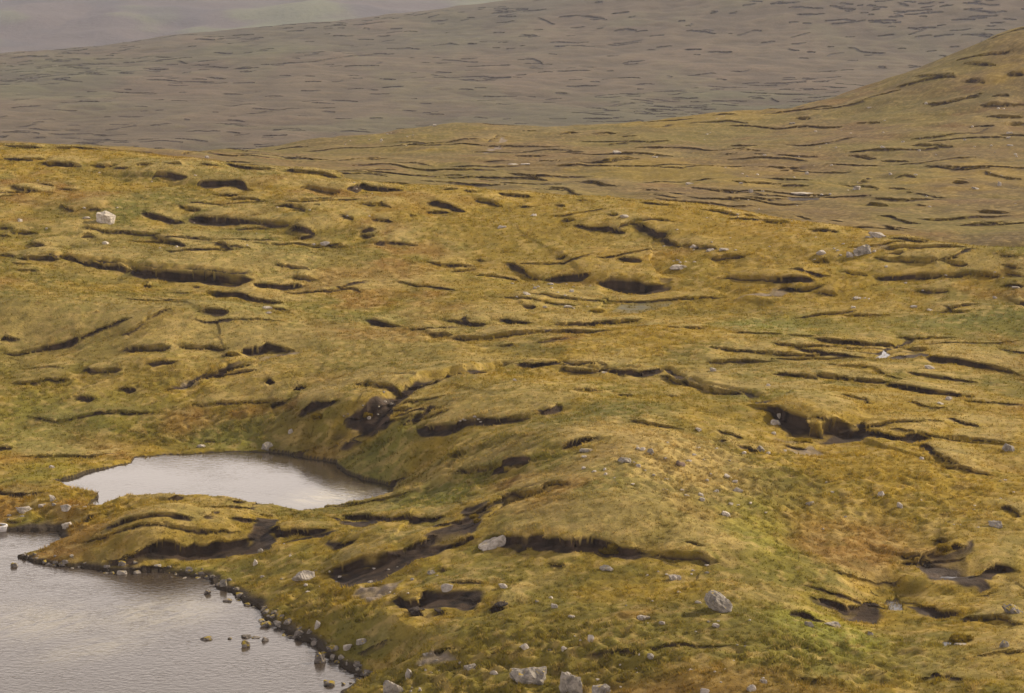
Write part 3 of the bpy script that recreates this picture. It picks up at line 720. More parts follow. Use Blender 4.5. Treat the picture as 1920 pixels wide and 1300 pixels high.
X, Y, D2 = near.X, near.Y, near.D[:, None].astype(np.float32)
near.X0, near.Y0 = X, Y
BAREM = np.zeros_like(near.Z)
for c, kind, sink, s in BARE:
    P = []
    for u, v in [c2p(c, *p) for p in pts(s)]:
        g = plain.hit(u, v, -sink)
        if g:
            P.append(g[:2])
    P = np.array(P)
    b = near.block(P[:, 0].min() - 2, P[:, 0].max() + 2, P[:, 1].min() - 3, P[:, 1].max() + 3)
    xs = X[b] + .35 * rnoise(X[b], Y[b], 1.7, 11) + .18 * rnoise(X[b], Y[b], .6, 12)
    ys = Y[b] + .5 * rnoise(X[b], Y[b], 1.9, 13) + .25 * rnoise(X[b], Y[b], .6, 14)
    d, _, _, _ = polyline_dist(xs, ys, np.vstack([P, P[:1]]))
    sd = np.where(inside_poly(xs, ys, P), d, -d)
    strict = (.5, .95) if kind == 3 else (.18, .45)
    kind = 0 if kind == 3 else kind
    m = sstep(-.12, .15, sd) * (1 - sstep(strict[0], strict[1], F['dome'][b]))
    F[('peat', 'grav', 'slime')[kind]][b] = np.maximum(F[('peat', 'grav', 'slime')[kind]][b], m)
    F['dz'][b] -= sink * sstep(-.1, .5, sd)
    if kind == 0:
        BAREM[b] = np.maximum(BAREM[b], m)
    F['low'][b] = np.maximum(F['low'][b], sstep(-2.0, 0, sd))

# ------------------------------------------------------------------ small relief and the water's edge
fade = np.clip(150.0 / D2, .35, 1)
soft = np.clip(F['peat'] + F['slime'], 0, 1)
n6, n2, n09, n03 = rnoise(X, Y, 6, 21), rnoise(X, Y, 2.3, 22), rnoise(X, Y, .85, 23), rnoise(X, Y, .33, 24)
n14, n30 = rnoise(X, Y, 14, 25), rnoise(X, Y, 31, 26)
tuss = np.clip(.55 + .6 * n14, .12, 1.15) * (1 - .65 * np.clip(F['dome'], 0, 1))
ROUGH = np.full_like(near.Z, .10)                  # hummocky, tussocky ground: centre, half-size in photo pixels, strength
for u, v, ru, rv, st in [(960, 1235, 420, 95, 1.0), (640, 835, 200, 60, 1.0), (850, 900, 170, 60, .9), (1600, 1240, 330, 60, .8), (1380, 900, 260, 120, .55), (440, 800, 260, 45, .6), (620, 1150, 160, 70, .9),
                         (100, 950, 160, 40, .9), (300, 720, 300, 50, .6), (1700, 930, 260, 70, .5), (700, 890, 90, 60, .8)]:
    g = plain.hit(u, v)
    g2, g3 = plain.hit(u, v - rv) or g, plain.hit(u, v + rv) or g
    ax, ay = ru * g[3] / FPX, max(.5 * (g2[3] - g3[3]), rv * g[3] / FPX * 2)
    ROUGH = np.maximum(ROUGH, st * sstep(1.15, .5, np.hypot((X - g[0]) / ax, (Y - g[1]) / ay) + .3 * n6))
ROUGH = ROUGH * (1 - .8 * np.clip(F['dome'] * 1.3, 0, 1))
hum = np.maximum(rnoise(X, Y, .5, 35) * .6 + rnoise(X, Y, 1.0, 36) * .6, -.35)
F['dz'] += .15 * n6 + (.075 * n2 + .075 * np.maximum(n09, -.3) * tuss + .05 * n03 * tuss * fade) * (1 - .6 * soft)
F['dz'] += .17 * rnoise(X, Y, 3.6, 27) * tuss + .09 * ROUGH * n03 * (1 - .8 * soft) + .26 * ROUGH * hum * (1 - .8 * soft)
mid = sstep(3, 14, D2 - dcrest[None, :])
F['dz'] += mid * (.28 * rnoise(X, Y * .55, 8, 28) + .20 * rnoise(X, Y * .6, 3.7, 29))
Z = near.Z + F['dz']
for POLY, lev in ((POND, POND_Z), (LAKE, LAKE_Z)):
    P = np.array(POLY)
    b = near.block(max(P[:, 0].min(), -60) - 9, P[:, 0].max() + 13, max(P[:, 1].min(), 70) - 9, P[:, 1].max() + 13)
    xs = X[b] + .16 * rnoise(X[b], Y[b], 1.3, 31) + .08 * rnoise(X[b], Y[b], .45, 32)
    ys = Y[b] + .3 * rnoise(X[b], Y[b], 1.5, 33) + .12 * rnoise(X[b], Y[b], .45, 34)
    d, _, _, _ = polyline_dist(xs, ys, np.vstack([P, P[:1]]))
    ins = inside_poly(xs, ys, P)
    zb = Z[b]
    lo = lev - .04 - .22 * np.minimum(d, 4)
    hi = lev + .03 + (.22 if lev < .5 else .12) * sstep(0, .55, d) + .05 * np.minimum(d, 3) + .06 * n09[b] * sstep(.2, .8, d) * sstep(3, 1, d)
    Z[b] = np.where(ins, np.minimum(zb, lo), np.where(d < 3, np.maximum(zb, hi * sstep(3, 1.6, d) + zb * (1 - sstep(3, 1.6, d))), zb))
    Z[b] = np.where(~ins, np.minimum(Z[b], lev + .14 + .42 * d + .07 * d * d), Z[b])
    dj = d + .28 * rnoise(X[b], Y[b], 1.9, 37) + .16 * rnoise(X[b], Y[b], .6, 38)
    sh = np.where(ins, 1, sstep(.55, .10, dj) if lev < .5 else sstep(.14, .03, d))
    F['shore'] = F.get('shore', np.zeros_like(Z))
    F['shore'][b] = np.maximum(F['shore'][b], sh)
near.Z = Z
POOL_XY = []
for c, s in POOLS:
    P = [near.hit(*c2p(c, *p)) for p in pts(s)]
    P = [p for p in P if p]
    if len(P) > 2:
        POOL_XY.append(([p[:2] for p in P], float(np.percentile([p[2] for p in P], 30)) - .02))
for P, lev in POOL_XY:
    P = np.array(P)
    b = near.block(P[:, 0].min() - 3, P[:, 0].max() + 3, P[:, 1].min() - 3, P[:, 1].max() + 3)
    xs = X[b] + .1 * rnoise(X[b], Y[b], .7, 41)
    ys = Y[b] + .3 * rnoise(X[b], Y[b], .8, 42)
    d, _, _, _ = polyline_dist(xs, ys, np.vstack([P, P[:1]]))
    ins = inside_poly(xs, ys, P)
    zt = lev + .03 + .2 * d
    near.Z[b] = np.where(ins, lev - .03 - .1 * d, zt + (near.Z[b] - zt) * sstep(0, 2.2, d))

# ------------------------------------------------------------------ what grows where (albedo)
BUFF, OLIVE, GOLD, RUST = np.array([.258, .194, .060]), np.array([.136, .108, .017]), np.array([.262, .172, .018]), np.array([.190, .098, .021])
GREEN, LIME, STRAW, PEAT = np.array([.125, .118, .024]), np.array([.215, .200, .024]), np.array([.38, .27, .098]), np.array([.034, .022, .014])
GRAVEL, SLIME, HEATH_SHADED, WETP = np.array([.20, .162, .135]), np.array([.105, .094, .048]), np.array([.104, .067, .027]), np.array([.050, .035, .025])


def lay(A, col, m):
    m = m[..., None].astype(np.float32)
    return A * (1 - m) + col.astype(np.float32) * m


f4, f12, f20 = rnoise(X, Y, 4.2, 51), rnoise(X, Y, 12, 52), rnoise(X, Y, 22, 53)
A = np.broadcast_to(OLIVE.astype(np.float32), Z.shape + (3,))
A = lay(A, GOLD, .85 * sstep(-.35, .7, f12 * .7 + f4 * .5 + .25 * n09))
A = lay(A, GREEN, .6 * sstep(.2, .7, f20 * .6 + rnoise(X, Y, 5.5, 54) * .6 + .2 * n2))
A = lay(A, RUST, .8 * sstep(.2, .65, rnoise(X, Y, 9, 55) * .7 + rnoise(X, Y, 2.6, 56) * .4))
A = lay(A, BUFF, .85 * sstep(.12, .7, F['dome'] + .25 * f4 + .12 * n09))
A = lay(A, GOLD, .55 * sstep(.35, .9, F['low'] + .2 * n2))
# patches read off the photo: centre and half-size in photo pixels, colour, strength
PGREEN = np.array([.104, .128, .026])
PATCH = [(90, 790, 190, 60, PGREEN, .7), (1450, 606, 140, 22, PGREEN, .9), (1780, 605, 220, 26, PGREEN, .55), (1560, 1185, 110, 45, LIME, .75), (1420, 1000, 90, 80, LIME, .55),
         (480, 815, 120, 40, PGREEN, .55), (820, 925, 110, 35, PGREEN, .6), (680, 860, 130, 45, PGREEN, .5), (1610, 1020, 150, 70, RUST, .75), (1250, 1095, 190, 34, GOLD, .6), (350, 780, 60, 30, RUST, .6),
         (1260, 850, 170, 70, STRAW, .62), (1150, 800, 90, 25, STRAW, .35), (150, 290, 320, 25, GOLD, .7), (1500, 420, 330, 45, GOLD, .75), (1000, 390, 320, 40, GOLD, .55), (640, 1190, 120, 60, PGREEN, .45),
         (1130, 960, 230, 70, BUFF, .55), (930, 745, 160, 40, BUFF, .4), (300, 600, 420, 50, BUFF, .55), (450, 500, 420, 40, BUFF, .35), (1880, 450, 110, 30, PGREEN, .8), (1600, 1230, 260, 60, PGREEN, .4),
         (1250, 690, 230, 30, BUFF, .35), (1000, 1230, 420, 90, OLIVE, .75), (1500, 1250, 420, 60, OLIVE, .5), (1350, 1060, 250, 40, OLIVE, .4), (1000, 1060, 180, 25, OLIVE, .6), (640, 650, 360, 40, BUFF, .4), (1750, 900, 200, 60, GOLD, .4), (60, 880, 110, 20, LIME, .4), (640, 590, 260, 20, PGREEN, .35), (330, 720, 320, 50, GOLD, .4)]
for u, v, ru, rv, colr, st in PATCH:
    g = plain.hit(u, v)
    if not g:
        continue
    g2 = plain.hit(u, v - rv) or g
    g3 = plain.hit(u, v + rv) or g
    ax, ay = ru * g[3] / FPX, max(.5 * (g2[3] - g3[3]), rv * g[3] / FPX * 2)
    q = np.hypot((X - g[0]) / ax, (Y - g[1]) / ay) + .35 * f4 + .2 * n2
    A = lay(A, colr, st * (.72 if colr is PGREEN else 1) * sstep(1.25, .35, q))
A = lay(A, HEATH_SHADED, mid * (.72 + .25 * f12))  # brown heath beyond the crest, with cloud shade painted into its colour
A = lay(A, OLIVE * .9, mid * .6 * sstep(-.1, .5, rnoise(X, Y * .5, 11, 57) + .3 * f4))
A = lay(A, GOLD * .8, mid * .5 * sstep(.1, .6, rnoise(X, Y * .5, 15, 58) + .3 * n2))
A = lay(A, GREEN * .9, .25 * sstep(.25, .6, rnoise(X, Y, .7, 61) + .4 * n2) * (1 - mid))
A = lay(A, STRAW, .42 * sstep(.25, .7, rnoise(X, Y, .42, 62) + .3 * n2 + .25 * np.clip(F['dome'], 0, 1)) * (1 - .4 * mid))
A = A * (1 + .16 * n03 + .10 * n09 + .08 * n2)[..., None]
A = lay(A, GRAVEL, F['grav'] * (.75 + .25 * n03))
F['slime'] = F['slime'] * np.clip(.55 + .5 * n2 + .4 * n09, 0, 1)
A = lay(A, SLIME, F['slime'])
peat = np.clip(F['peat'], 0, 1)
A = A * (1 - peat[..., None]) + peat[..., None] * PEAT.astype(np.float32) * np.clip(1.15 + .7 * n03 + .5 * n09, .35, 2.2)[..., None]
A = lay(A, WETP, BAREM * peat * .9 * sstep(.1, .6, rnoise(X, Y, .9, 63) + .5 * n03) * (1 - np.clip(F['lip'] * 1.5, 0, 1)))
shore = F['shore']
A = lay(A, np.array([.05, .038, .026]), shore)
wet = np.clip(np.maximum(BAREM * peat * .5 * sstep(-.2, .5, n2), F['slime'] * .8), 0, 1)
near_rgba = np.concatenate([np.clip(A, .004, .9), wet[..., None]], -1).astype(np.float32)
grow = (1 - np.clip(peat * 1.3, 0, 1)) * (1 - F['grav']) * (1 - F['slime'] * .8) * (1 - shore)

# ------------------------------------------------------------------ the hills behind, with their own peat banks
FF = new_fields(far)
BANKS_FAR = [(1,"315,357 450,352 620,335"),(1,"650,410 750,408"),(1,"860,302 975,305"),(1,"820,378 945,375"),(1,"1290,370 1450,368"),(1,"1480,347 1700,340 1891,322"),(1,"40,595 230,588"),(1,"250,578 410,562"),
 (1,"415,563 560,565"),(1,"410,530 530,532"),(1,"820,448 1000,450"),(1,"1200,290 1300,295"),(1,"1300,190 1420,195"),(1,"1090,215 1200,218"),(1,"1270,660 1370,670"),(1,"1350,630 1500,610"),(1,"1260,735 1340,740"),
 (1,"1450,755 1600,760"),(1,"960,768 1170,780"),(1,"1680,460 1790,458"),(1,"30,312 190,300"),(1,"190,385 270,378"),(1,"1140,352 1280,362"),(1,"1190,245 1280,240"),(1,"990,330 1050,340"),(1,"600,292 660,288"),(1,"1150,425 1260,432"),(1,"640,500 850,498"),(1,"600,530 700,528"),
 (2,"0,320 200,295"),(2,"0,366 205,362"),(2,"480,260 590,240 665,252"),(2,"520,340 620,342"),(2,"850,65 940,70"),(2,"960,330 1060,325 1120,350 1170,348"),(2,"1180,392 1375,392"),(2,"1330,80 1490,105"),
 (2,"1000,192 1090,200"),(2,"1500,160 1580,148 1650,155"),(2,"1430,430 1660,430"),(2,"210,432 310,436"),(2,"220,478 350,480"),(2,"655,415 800,415"),(2,"1460,590 1600,560"),(2,"1750,575 1850,588"),(2,"800,425 950,430"),
 (2,"1090,100 1190,130"),(2,"1200,90 1320,75"),(2,"1500,70 1600,62"),(2,"860,235 910,232"),(2,"700,243 745,242"),(2,"1190,258 1245,258"),(2,"1280,468 1430,468"),(2,"1180,510 1250,508"),(2,"20,485 120,480"),
 (3,"20,160 100,162 195,175"),(3,"285,185 380,160"),(3,"930,255 1010,278 1135,284"),(3,"590,265 650,290"),(3,"690,292 745,294"),(3,"1070,188 1170,180"),(3,"1570,55 1740,70"),(3,"420,515 690,513"),(3,"10,268 110,270"),
 (3,"0,412 190,405"),(3,"140,280 280,288"),(3,"590,205 690,175"),(3,"780,320 870,280"),(3,"1380,205 1500,195"),(3,"1540,200 1700,200"),(3,"480,20 640,8"),(3,"370,540 450,538"),(3,"490,535 545,550"),(3,"700,395 860,390"),(3,"1200,10 1260,30")]
for k, (c, s) in enumerate(BANKS_FAR):
    P = []
    for p in pts(s):
        g = far.hit(*c2p(c, *p), 0.3, 600)
        if g:
            P.append(g[:2])
    if len(P) > 1:
        cut_bank(far, FF, meander(P, 1.2, k % 40), 0.42 * np.hypot(*P[0]) / 1000 + .06, floor=.3, taper=8, jag=1.2, bare=.5)
for k in range(2600):
    tiny = k > 900
    th = r2.uniform(-.23, .23)
    d = r2.uniform(720, 1440)
    x, y = d * math.sin(th), d * math.cos(th)
    if 90 < k < 2000:                                        # most of them lie in loose swarms
        if rnoise(np.float32(x), np.float32(y * .6), 80, 71) < .22:
            continue
    a = r2.normal(0, .36) - th
    P = [(x, y)]
    for j in range(r2.integers(2, 5)):
        st = r2.uniform(1, 3.2) if tiny else r2.uniform(2.5, 7.5)
        x, y = x + st * math.cos(a), y + st * math.sin(a)
        P.append((x, y))
        a += r2.normal(0, .5)
    cut_bank(far, FF, P, r2.uniform(.08, .2) if tiny else r2.uniform(.12, .30), floor=.15, taper=5, jag=1.2, bare=.4)
X, Y = far.X, far.Y
g40, g15, g5 = rnoise(X, Y, 60, 81), rnoise(X, Y, 19, 82), rnoise(X, Y, 6, 83)
far.Z = far.Z + FF['dz'] + .9 * g40 + .75 * g15 + .32 * g5
A = np.broadcast_to(np.array([.090, .068, .041], np.float32), far.Z.shape + (3,))  # cloud shadow over this hill is put into its low base colour
A = lay(A, np.array([.074, .062, .037]), sstep(-.3, .5, rnoise(X, Y, 140, 84) + .5 * g40 + .25 * g15))
A = lay(A, np.array([.098, .071, .045]), .7 * sstep(0, .6, rnoise(X, Y * .4, 45, 85) + .4 * g15))
A = lay(A, np.array([.074, .072, .034]), .5 * sstep(.35, .75, rnoise(X * .6, Y, 75, 86) + .3 * g15))
A = lay(A, np.array([.085, .080, .038]), .35 * sstep(.3, .7, rnoise(X * 1.7 + Y * .25, Y * .22, 40, 87) + .25 * g5))
A = A * (1 + .20 * g5 + .17 * g15)[..., None]
A = lay(A, np.array([.030, .025, .023]), np.clip(FF['peat'], 0, 1))
far_rgba = np.concatenate([np.clip(A, .003, .9), np.zeros_like(X)[..., None]], -1)

X, Y = back.X, back.Y
g90, g30 = rnoise(X, Y, 150, 91), rnoise(X, Y, 45, 92)
back.Z = back.Z + 9 * g90 + 3.5 * g30 + 7 * np.abs(rnoise(X * 1.3, Y * .35, 120, 95))
A = np.broadcast_to(np.array([.070, .054, .045], np.float32), X.shape + (3,))
A = lay(A, np.array([.105, .115, .045]), .75 * sstep(.05, .6, rnoise(X * 1.6 + Y * .5, Y * .5, 150, 93) + .5 * g30))
A = lay(A, np.array([.036, .032, .032]), .6 * sstep(.1, .6, rnoise(X, Y, 70, 94) + .3 * g30))
back_rgba = np.concatenate([A, np.zeros_like(X)[..., None]], -1)


# ------------------------------------------------------------------ materials
def new_mat(name):
    m = bpy.data.materials.new(name)
    m.use_nodes = True
    nt = m.node_tree
    nt.nodes.clear()
    out = nt.nodes.new("ShaderNodeOutputMaterial")
    bs = nt.nodes.new("ShaderNodeBsdfPrincipled")
    nt.links.new(bs.outputs[0], out.inputs['Surface'])
    return m, nt, bs, out


def ground_material(name, scale, bump):
    m, nt, bs, out = new_mat(name)
    at = nt.nodes.new("ShaderNodeAttribute")
    at.attribute_name = 'Col'
    geo = nt.nodes.new("ShaderNodeNewGeometry")
    n1 = nt.nodes.new("ShaderNodeTexNoise")
    n1.inputs['Scale'].default_value = scale
    n1.inputs['Detail'].default_value = 5
    n1.inputs['Roughness'].default_value = .7
    nt.links.new(geo.outputs['Position'], n1.inputs['Vector'])
    mr = nt.nodes.new("ShaderNodeMapRange")
    mr.inputs['From Min'].default_value = .25
    mr.inputs['From Max'].default_value = .75
    mr.inputs['To Min'].default_value = .76
    mr.inputs['To Max'].default_value = 1.24
    nt.links.new(n1.outputs['Fac'], mr.inputs['Value'])
    mx = nt.nodes.new("ShaderNodeMix")
    mx.data_type = 'RGBA'
    mx.blend_type = 'MULTIPLY'
    mx.inputs['Factor'].default_value = 1
    nt.links.new(at.outputs['Color'], mx.inputs['A'])
    nt.links.new(mr.outputs['Result'], mx.inputs['B'])
    nt.links.new(mx.outputs['Result'], bs.inputs['Base Color'])
    rr = nt.nodes.new("ShaderNodeMapRange")
    rr.inputs['To Min'].default_value = .95
    rr.inputs['To Max'].default_value = .38
    nt.links.new(at.outputs['Alpha'], rr.inputs['Value'])
    nt.links.new(rr.outputs['Result'], bs.inputs['Roughness'])
    bs.inputs['Specular IOR Level'].default_value = .12
    if bump:
        bp = nt.nodes.new("ShaderNodeBump")
        bp.inputs['Strength'].default_value = bump
        bp.inputs['Distance'].default_value = .6 / scale
        nt.links.new(n1.outputs['Fac'], bp.inputs['Height'])
        nt.links.new(bp.outputs['Normal'], bs.inputs['Normal'])
    return m


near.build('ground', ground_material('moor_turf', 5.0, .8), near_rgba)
far.build('hill', ground_material('hill_heather_shaded', .6, .5), far_rgba)
back.build('hill', ground_material('mountain_heather', .12, .4), back_rgba)

# ------------------------------------------------------------------ water
def water_material(name, base, rough, rip, streaks):
    m, nt, bs, out = new_mat(name)
    geo = nt.nodes.new("ShaderNodeNewGeometry")
    mp = nt.nodes.new("ShaderNodeMapping")
    mp.inputs['Rotation'].default_value = (0, 0, math.radians(14))
    mp.inputs['Scale'].default_value = (1.1, 1.55, 1)
    nt.links.new(geo.outputs['Position'], mp.inputs['Vector'])
    n1 = nt.nodes.new("ShaderNodeTexNoise")
    n1.inputs['Scale'].default_value = 2.6
    n1.inputs['Detail'].default_value = 4
    n1.inputs['Distortion'].default_value = .6
    nt.links.new(mp.outputs['Vector'], n1.inputs['Vector'])
    n2 = nt.nodes.new("ShaderNodeTexNoise")
    n2.inputs['Scale'].default_value = .22
    n2.inputs['Detail'].default_value = 3
    nt.links.new(mp.outputs['Vector'], n2.inputs['Vector'])
    st = nt.nodes.new("ShaderNodeMapRange")
    st.inputs['From Min'].default_value = .35
    st.inputs['From Max'].default_value = .65
    st.inputs['To Min'].default_value = rip * .45
    st.inputs['To Max'].default_value = rip
    nt.links.new(n2.outputs['Fac'], st.inputs['Value'])
    bp = nt.nodes.new("ShaderNodeBump")
    bp.inputs['Distance'].default_value = .12
    nt.links.new(st.outputs['Result'], bp.inputs['Strength'])
    nt.links.new(n1.outputs['Fac'], bp.inputs['Height'])
    nt.links.new(bp.outputs['Normal'], bs.inputs['Normal'])
    bs.inputs['IOR'].default_value = 1.33
    bs.inputs['Roughness'].default_value = rough
    # pale streaks: pollen scum, and bright cloud reflection painted into the water colour
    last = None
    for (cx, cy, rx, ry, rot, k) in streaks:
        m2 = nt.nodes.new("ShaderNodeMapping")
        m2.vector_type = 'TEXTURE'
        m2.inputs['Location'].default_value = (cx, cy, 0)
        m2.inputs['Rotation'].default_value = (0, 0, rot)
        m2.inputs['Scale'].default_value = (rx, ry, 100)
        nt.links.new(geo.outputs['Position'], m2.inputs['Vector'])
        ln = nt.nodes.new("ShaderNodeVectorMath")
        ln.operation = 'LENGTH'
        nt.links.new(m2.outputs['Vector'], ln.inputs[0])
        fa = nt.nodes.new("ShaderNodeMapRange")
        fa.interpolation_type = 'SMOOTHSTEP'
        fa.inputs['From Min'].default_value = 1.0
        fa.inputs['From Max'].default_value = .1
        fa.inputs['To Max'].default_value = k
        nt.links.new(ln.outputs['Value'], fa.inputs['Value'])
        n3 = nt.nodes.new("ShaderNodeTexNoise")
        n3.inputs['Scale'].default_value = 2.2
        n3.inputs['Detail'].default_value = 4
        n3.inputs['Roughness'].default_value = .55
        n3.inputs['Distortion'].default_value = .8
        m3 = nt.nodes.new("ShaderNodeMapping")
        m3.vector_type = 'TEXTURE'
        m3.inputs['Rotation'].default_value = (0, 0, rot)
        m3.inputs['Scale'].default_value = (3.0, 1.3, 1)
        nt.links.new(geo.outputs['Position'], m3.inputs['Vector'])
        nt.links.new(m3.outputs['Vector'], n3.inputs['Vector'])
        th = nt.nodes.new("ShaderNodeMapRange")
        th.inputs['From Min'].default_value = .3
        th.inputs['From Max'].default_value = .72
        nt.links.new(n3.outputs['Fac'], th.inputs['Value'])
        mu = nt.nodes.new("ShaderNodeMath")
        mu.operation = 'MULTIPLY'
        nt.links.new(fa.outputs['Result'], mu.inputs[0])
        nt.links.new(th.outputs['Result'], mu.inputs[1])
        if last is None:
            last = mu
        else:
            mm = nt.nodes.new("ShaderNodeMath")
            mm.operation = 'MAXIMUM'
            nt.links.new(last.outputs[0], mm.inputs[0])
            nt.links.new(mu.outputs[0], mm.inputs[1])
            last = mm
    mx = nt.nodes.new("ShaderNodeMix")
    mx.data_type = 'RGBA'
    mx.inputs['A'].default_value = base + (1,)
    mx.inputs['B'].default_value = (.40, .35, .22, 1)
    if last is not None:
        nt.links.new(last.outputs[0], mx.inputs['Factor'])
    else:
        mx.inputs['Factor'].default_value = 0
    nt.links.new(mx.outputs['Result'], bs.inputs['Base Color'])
    return m


def water_sheet(name, P, z, mat, grow_by):
    c = np.mean(P, 0)
    v = []
    for x, y in P:
        d = math.hypot(x - c[0], y - c[1]) + 1e-6
        v.append((x + (x - c[0]) / d * grow_by, y + (y - c[1]) / d * grow_by, z))
    bm = bmesh.new()
    f = bm.faces.new([bm.verts.new(p) for p in v])
    if f.normal.z < 0 or True:
        bm.normal_update()
        if f.normal.z < 0:
            f.normal_flip()
    bmesh.ops.triangulate(bm, faces=bm.faces[:])
    me = bpy.data.meshes.new(name)
    bm.to_mesh(me)
    bm.free()
    me.materials.append(mat)
    ob = bpy.data.objects.new(name, me)
    COL.objects.link(ob)
    ob['kind'] = 'structure'
    return ob


def zxy(u, v, z):
    return at_z(u, v, z)[:2]


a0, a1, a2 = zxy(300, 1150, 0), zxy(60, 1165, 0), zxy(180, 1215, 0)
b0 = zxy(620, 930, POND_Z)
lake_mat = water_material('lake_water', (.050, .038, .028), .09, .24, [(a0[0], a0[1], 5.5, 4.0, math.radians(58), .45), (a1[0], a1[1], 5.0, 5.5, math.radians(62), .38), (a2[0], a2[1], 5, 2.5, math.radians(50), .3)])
pond_mat = water_material('pond_water', (.046, .036, .026), 0.05, .09, [(b0[0], b0[1], 3.2, 4.5, math.radians(-35), .6)])
pool_mat = water_material('pool_water', (.04, .032, .028), .06, .08, [])
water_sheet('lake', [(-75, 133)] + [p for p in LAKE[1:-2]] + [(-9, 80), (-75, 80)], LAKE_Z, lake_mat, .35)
water_sheet('pond', POND, POND_Z, pond_mat, .35)
for P, lev in POOL_XY:
    water_sheet('water', P, lev, pool_mat, .12)


# ------------------------------------------------------------------ grass
def foliage_material(name, trans):
    m, nt, bs, out = new_mat(name)
    at = nt.nodes.new("ShaderNodeAttribute")
    at.attribute_name = 'Col'
    df = nt.nodes.new("ShaderNodeBsdfDiffuse")
    tr = nt.nodes.new("ShaderNodeBsdfTranslucent")
    mx = nt.nodes.new("ShaderNodeMixShader")
    mx.inputs['Fac'].default_value = trans
    nt.links.new(at.outputs['Color'], df.inputs['Color'])
    nt.links.new(at.outputs['Color'], tr.inputs['Color'])
    nt.links.new(df.outputs[0], mx.inputs[1])
    nt.links.new(tr.outputs[0], mx.inputs[2])
    nt.nodes.remove(bs)
    nt.links.new(mx.outputs[0], out.inputs['Surface'])
    return m


grass_mat = foliage_material('grass_blades', .38)


def blades_mesh(name, bx, by, bz, col, hgt, wid, nb, lean=(0, 0), seed=1, drop=None):
    """nb narrow leaning blades from each root; one mesh"""
    r = np.random.default_rng(seed)
    n = len(bx)
    ang = r.uniform(0, 2 * np.pi, (n, nb))
    off = r.uniform(0, .55, (n, nb)) * hgt[:, None]
    h = hgt[:, None] * r.uniform(.55, 1.15, (n, nb))
    w = wid[:, None] * r.uniform(.6, 1.2, (n, nb))
    rx, ry = bx[:, None] + off * np.cos(ang), by[:, None] + off * np.sin(ang)
    rz = bz[:, None] + 0 * off
    ln = r.uniform(.25, .95, (n, nb)) * h
    tx = rx + ln * np.cos(ang) + lean[0] * h
    ty = ry + ln * np.sin(ang) + lean[1] * h
    tz = rz + h
    if drop is not None:
        ty = ty - drop[:, None] * h * .7
        tz = tz - drop[:, None] * h * r.uniform(.8, 1.7, (n, nb))
    px, py = -np.sin(ang) * w * .5, np.cos(ang) * w * .5
    co = np.empty((n, nb, 3, 3), np.float32)
    co[:, :, 0] = np.stack([rx - px, ry - py, rz - .03], -1)
    co[:, :, 1] = np.stack([rx + px, ry + py, rz - .03], -1)
    co[:, :, 2] = np.stack([tx, ty, tz], -1)
    k = r.normal(1, .12, (n, nb, 1)) * np.ones((1, 1, 3))
    c = np.clip(col[:, None, :] * k, .004, .9)
    rgba = np.ones((n, nb, 3, 4), np.float32)
    rgba[..., :3] = c[:, :, None, :]
    me = bpy.data.meshes.new(name)
    m = n * nb * 3
    fill_mesh(me, co.reshape(-1, 3), np.arange(m, dtype=np.int32).reshape(-1, 3))
    ca = me.color_attributes.new('Col', 'FLOAT_COLOR', 'POINT')
    ca.data.foreach_set('color', rgba.ravel())
    me.materials.append(grass_mat)
    ob = bpy.data.objects.new(name, me)
    COL.objects.link(ob)
    return ob


rg = np.random.default_rng(5)
NT = 430000
gd = 88 + (252 - 88) * rg.random(NT) ** 1.05
gt = rg.uniform(-.295, .295, NT)
gx, gy = gd * np.sin(gt), gd * np.cos(gt)
gr = near.sample(grow.astype(np.float32), gx, gy)
gl = near.sample(np.clip(F['lip'], 0, 1), gx, gy)
gdm = near.sample(np.clip(F['dome'], 0, 1), gx, gy)
gp = rnoise(gx.astype(np.float32), gy.astype(np.float32), 1.1, 101) * .6 + .7 * rnoise(gx.astype(np.float32), gy.astype(np.float32), .5, 102)
gro = near.sample(ROUGH, gx, gy)
keep = (gr > .45) & (rg.random(NT) < np.clip(.42 + .45 * gp + .5 * gl, .08, 1)) & (gt * 0 + gd < np.interp(gt, T_NEAR, dcrest) + 8)
gx, gy, gd, gl, gdm, gp, gro = gx[keep], gy[keep], gd[keep], gl[keep], gdm[keep], gp[keep], gro[keep]
gz = near.sample(near.Z, gx, gy)
gc = near.sample(near_rgba, gx, gy)[:, :3]
tint = rg.random(len(gx))[:, None]
gc = gc * (1 + .22 * np.clip(gp, -1, 1))[:, None] * rg.normal(1.15, .11, (len(gx), 1)).clip(.8, 1.6)
gc = np.where(tint > .86, gc * .45 + STRAW * .55, np.where(tint < .15, gc * .6 + GREEN * .4, gc))
gh = (.060 + .04 * rg.random(len(gx)) + .05 * np.clip(gp, 0, 1) + .03 * gl) * (1 - .35 * gdm) * (1 + .5 * gro) * (.75 + gd / 260)
# a shaggy fringe of longer grass hanging over every lip
fi = np.argwhere((F['snap'] > .5) & (F['lip'] > .35) & (grow > .3) & (near.D[:, None] < 260) & (np.abs(near.T)[None, :] < .226))
fi = fi[rg.permutation(len(fi))[:52000]]
fx, fy = near.X[fi[:, 0], fi[:, 1]] + rg.normal(0, .03, len(fi)), near.Y[fi[:, 0], fi[:, 1]] + rg.normal(.03, .04, len(fi))
fz = near.Z[fi[:, 0], fi[:, 1]] - .01
fc = near_rgba[fi[:, 0], fi[:, 1], :3] * (.9 + .5 * rg.random((len(fi), 1)))
fd = np.hypot(fx, fy)
fh = (.06 + .09 * rg.random(len(fi))) * (.6 + fd / 240)
fh = fh * np.clip(.6 + .8 * rnoise(fx.astype(np.float32), fy.astype(np.float32), .6, 103), .3, 1.5)
n_top = len(gx)
gx, gy, gz = np.r_[gx, fx], np.r_[gy, fy], np.r_[gz, fz]
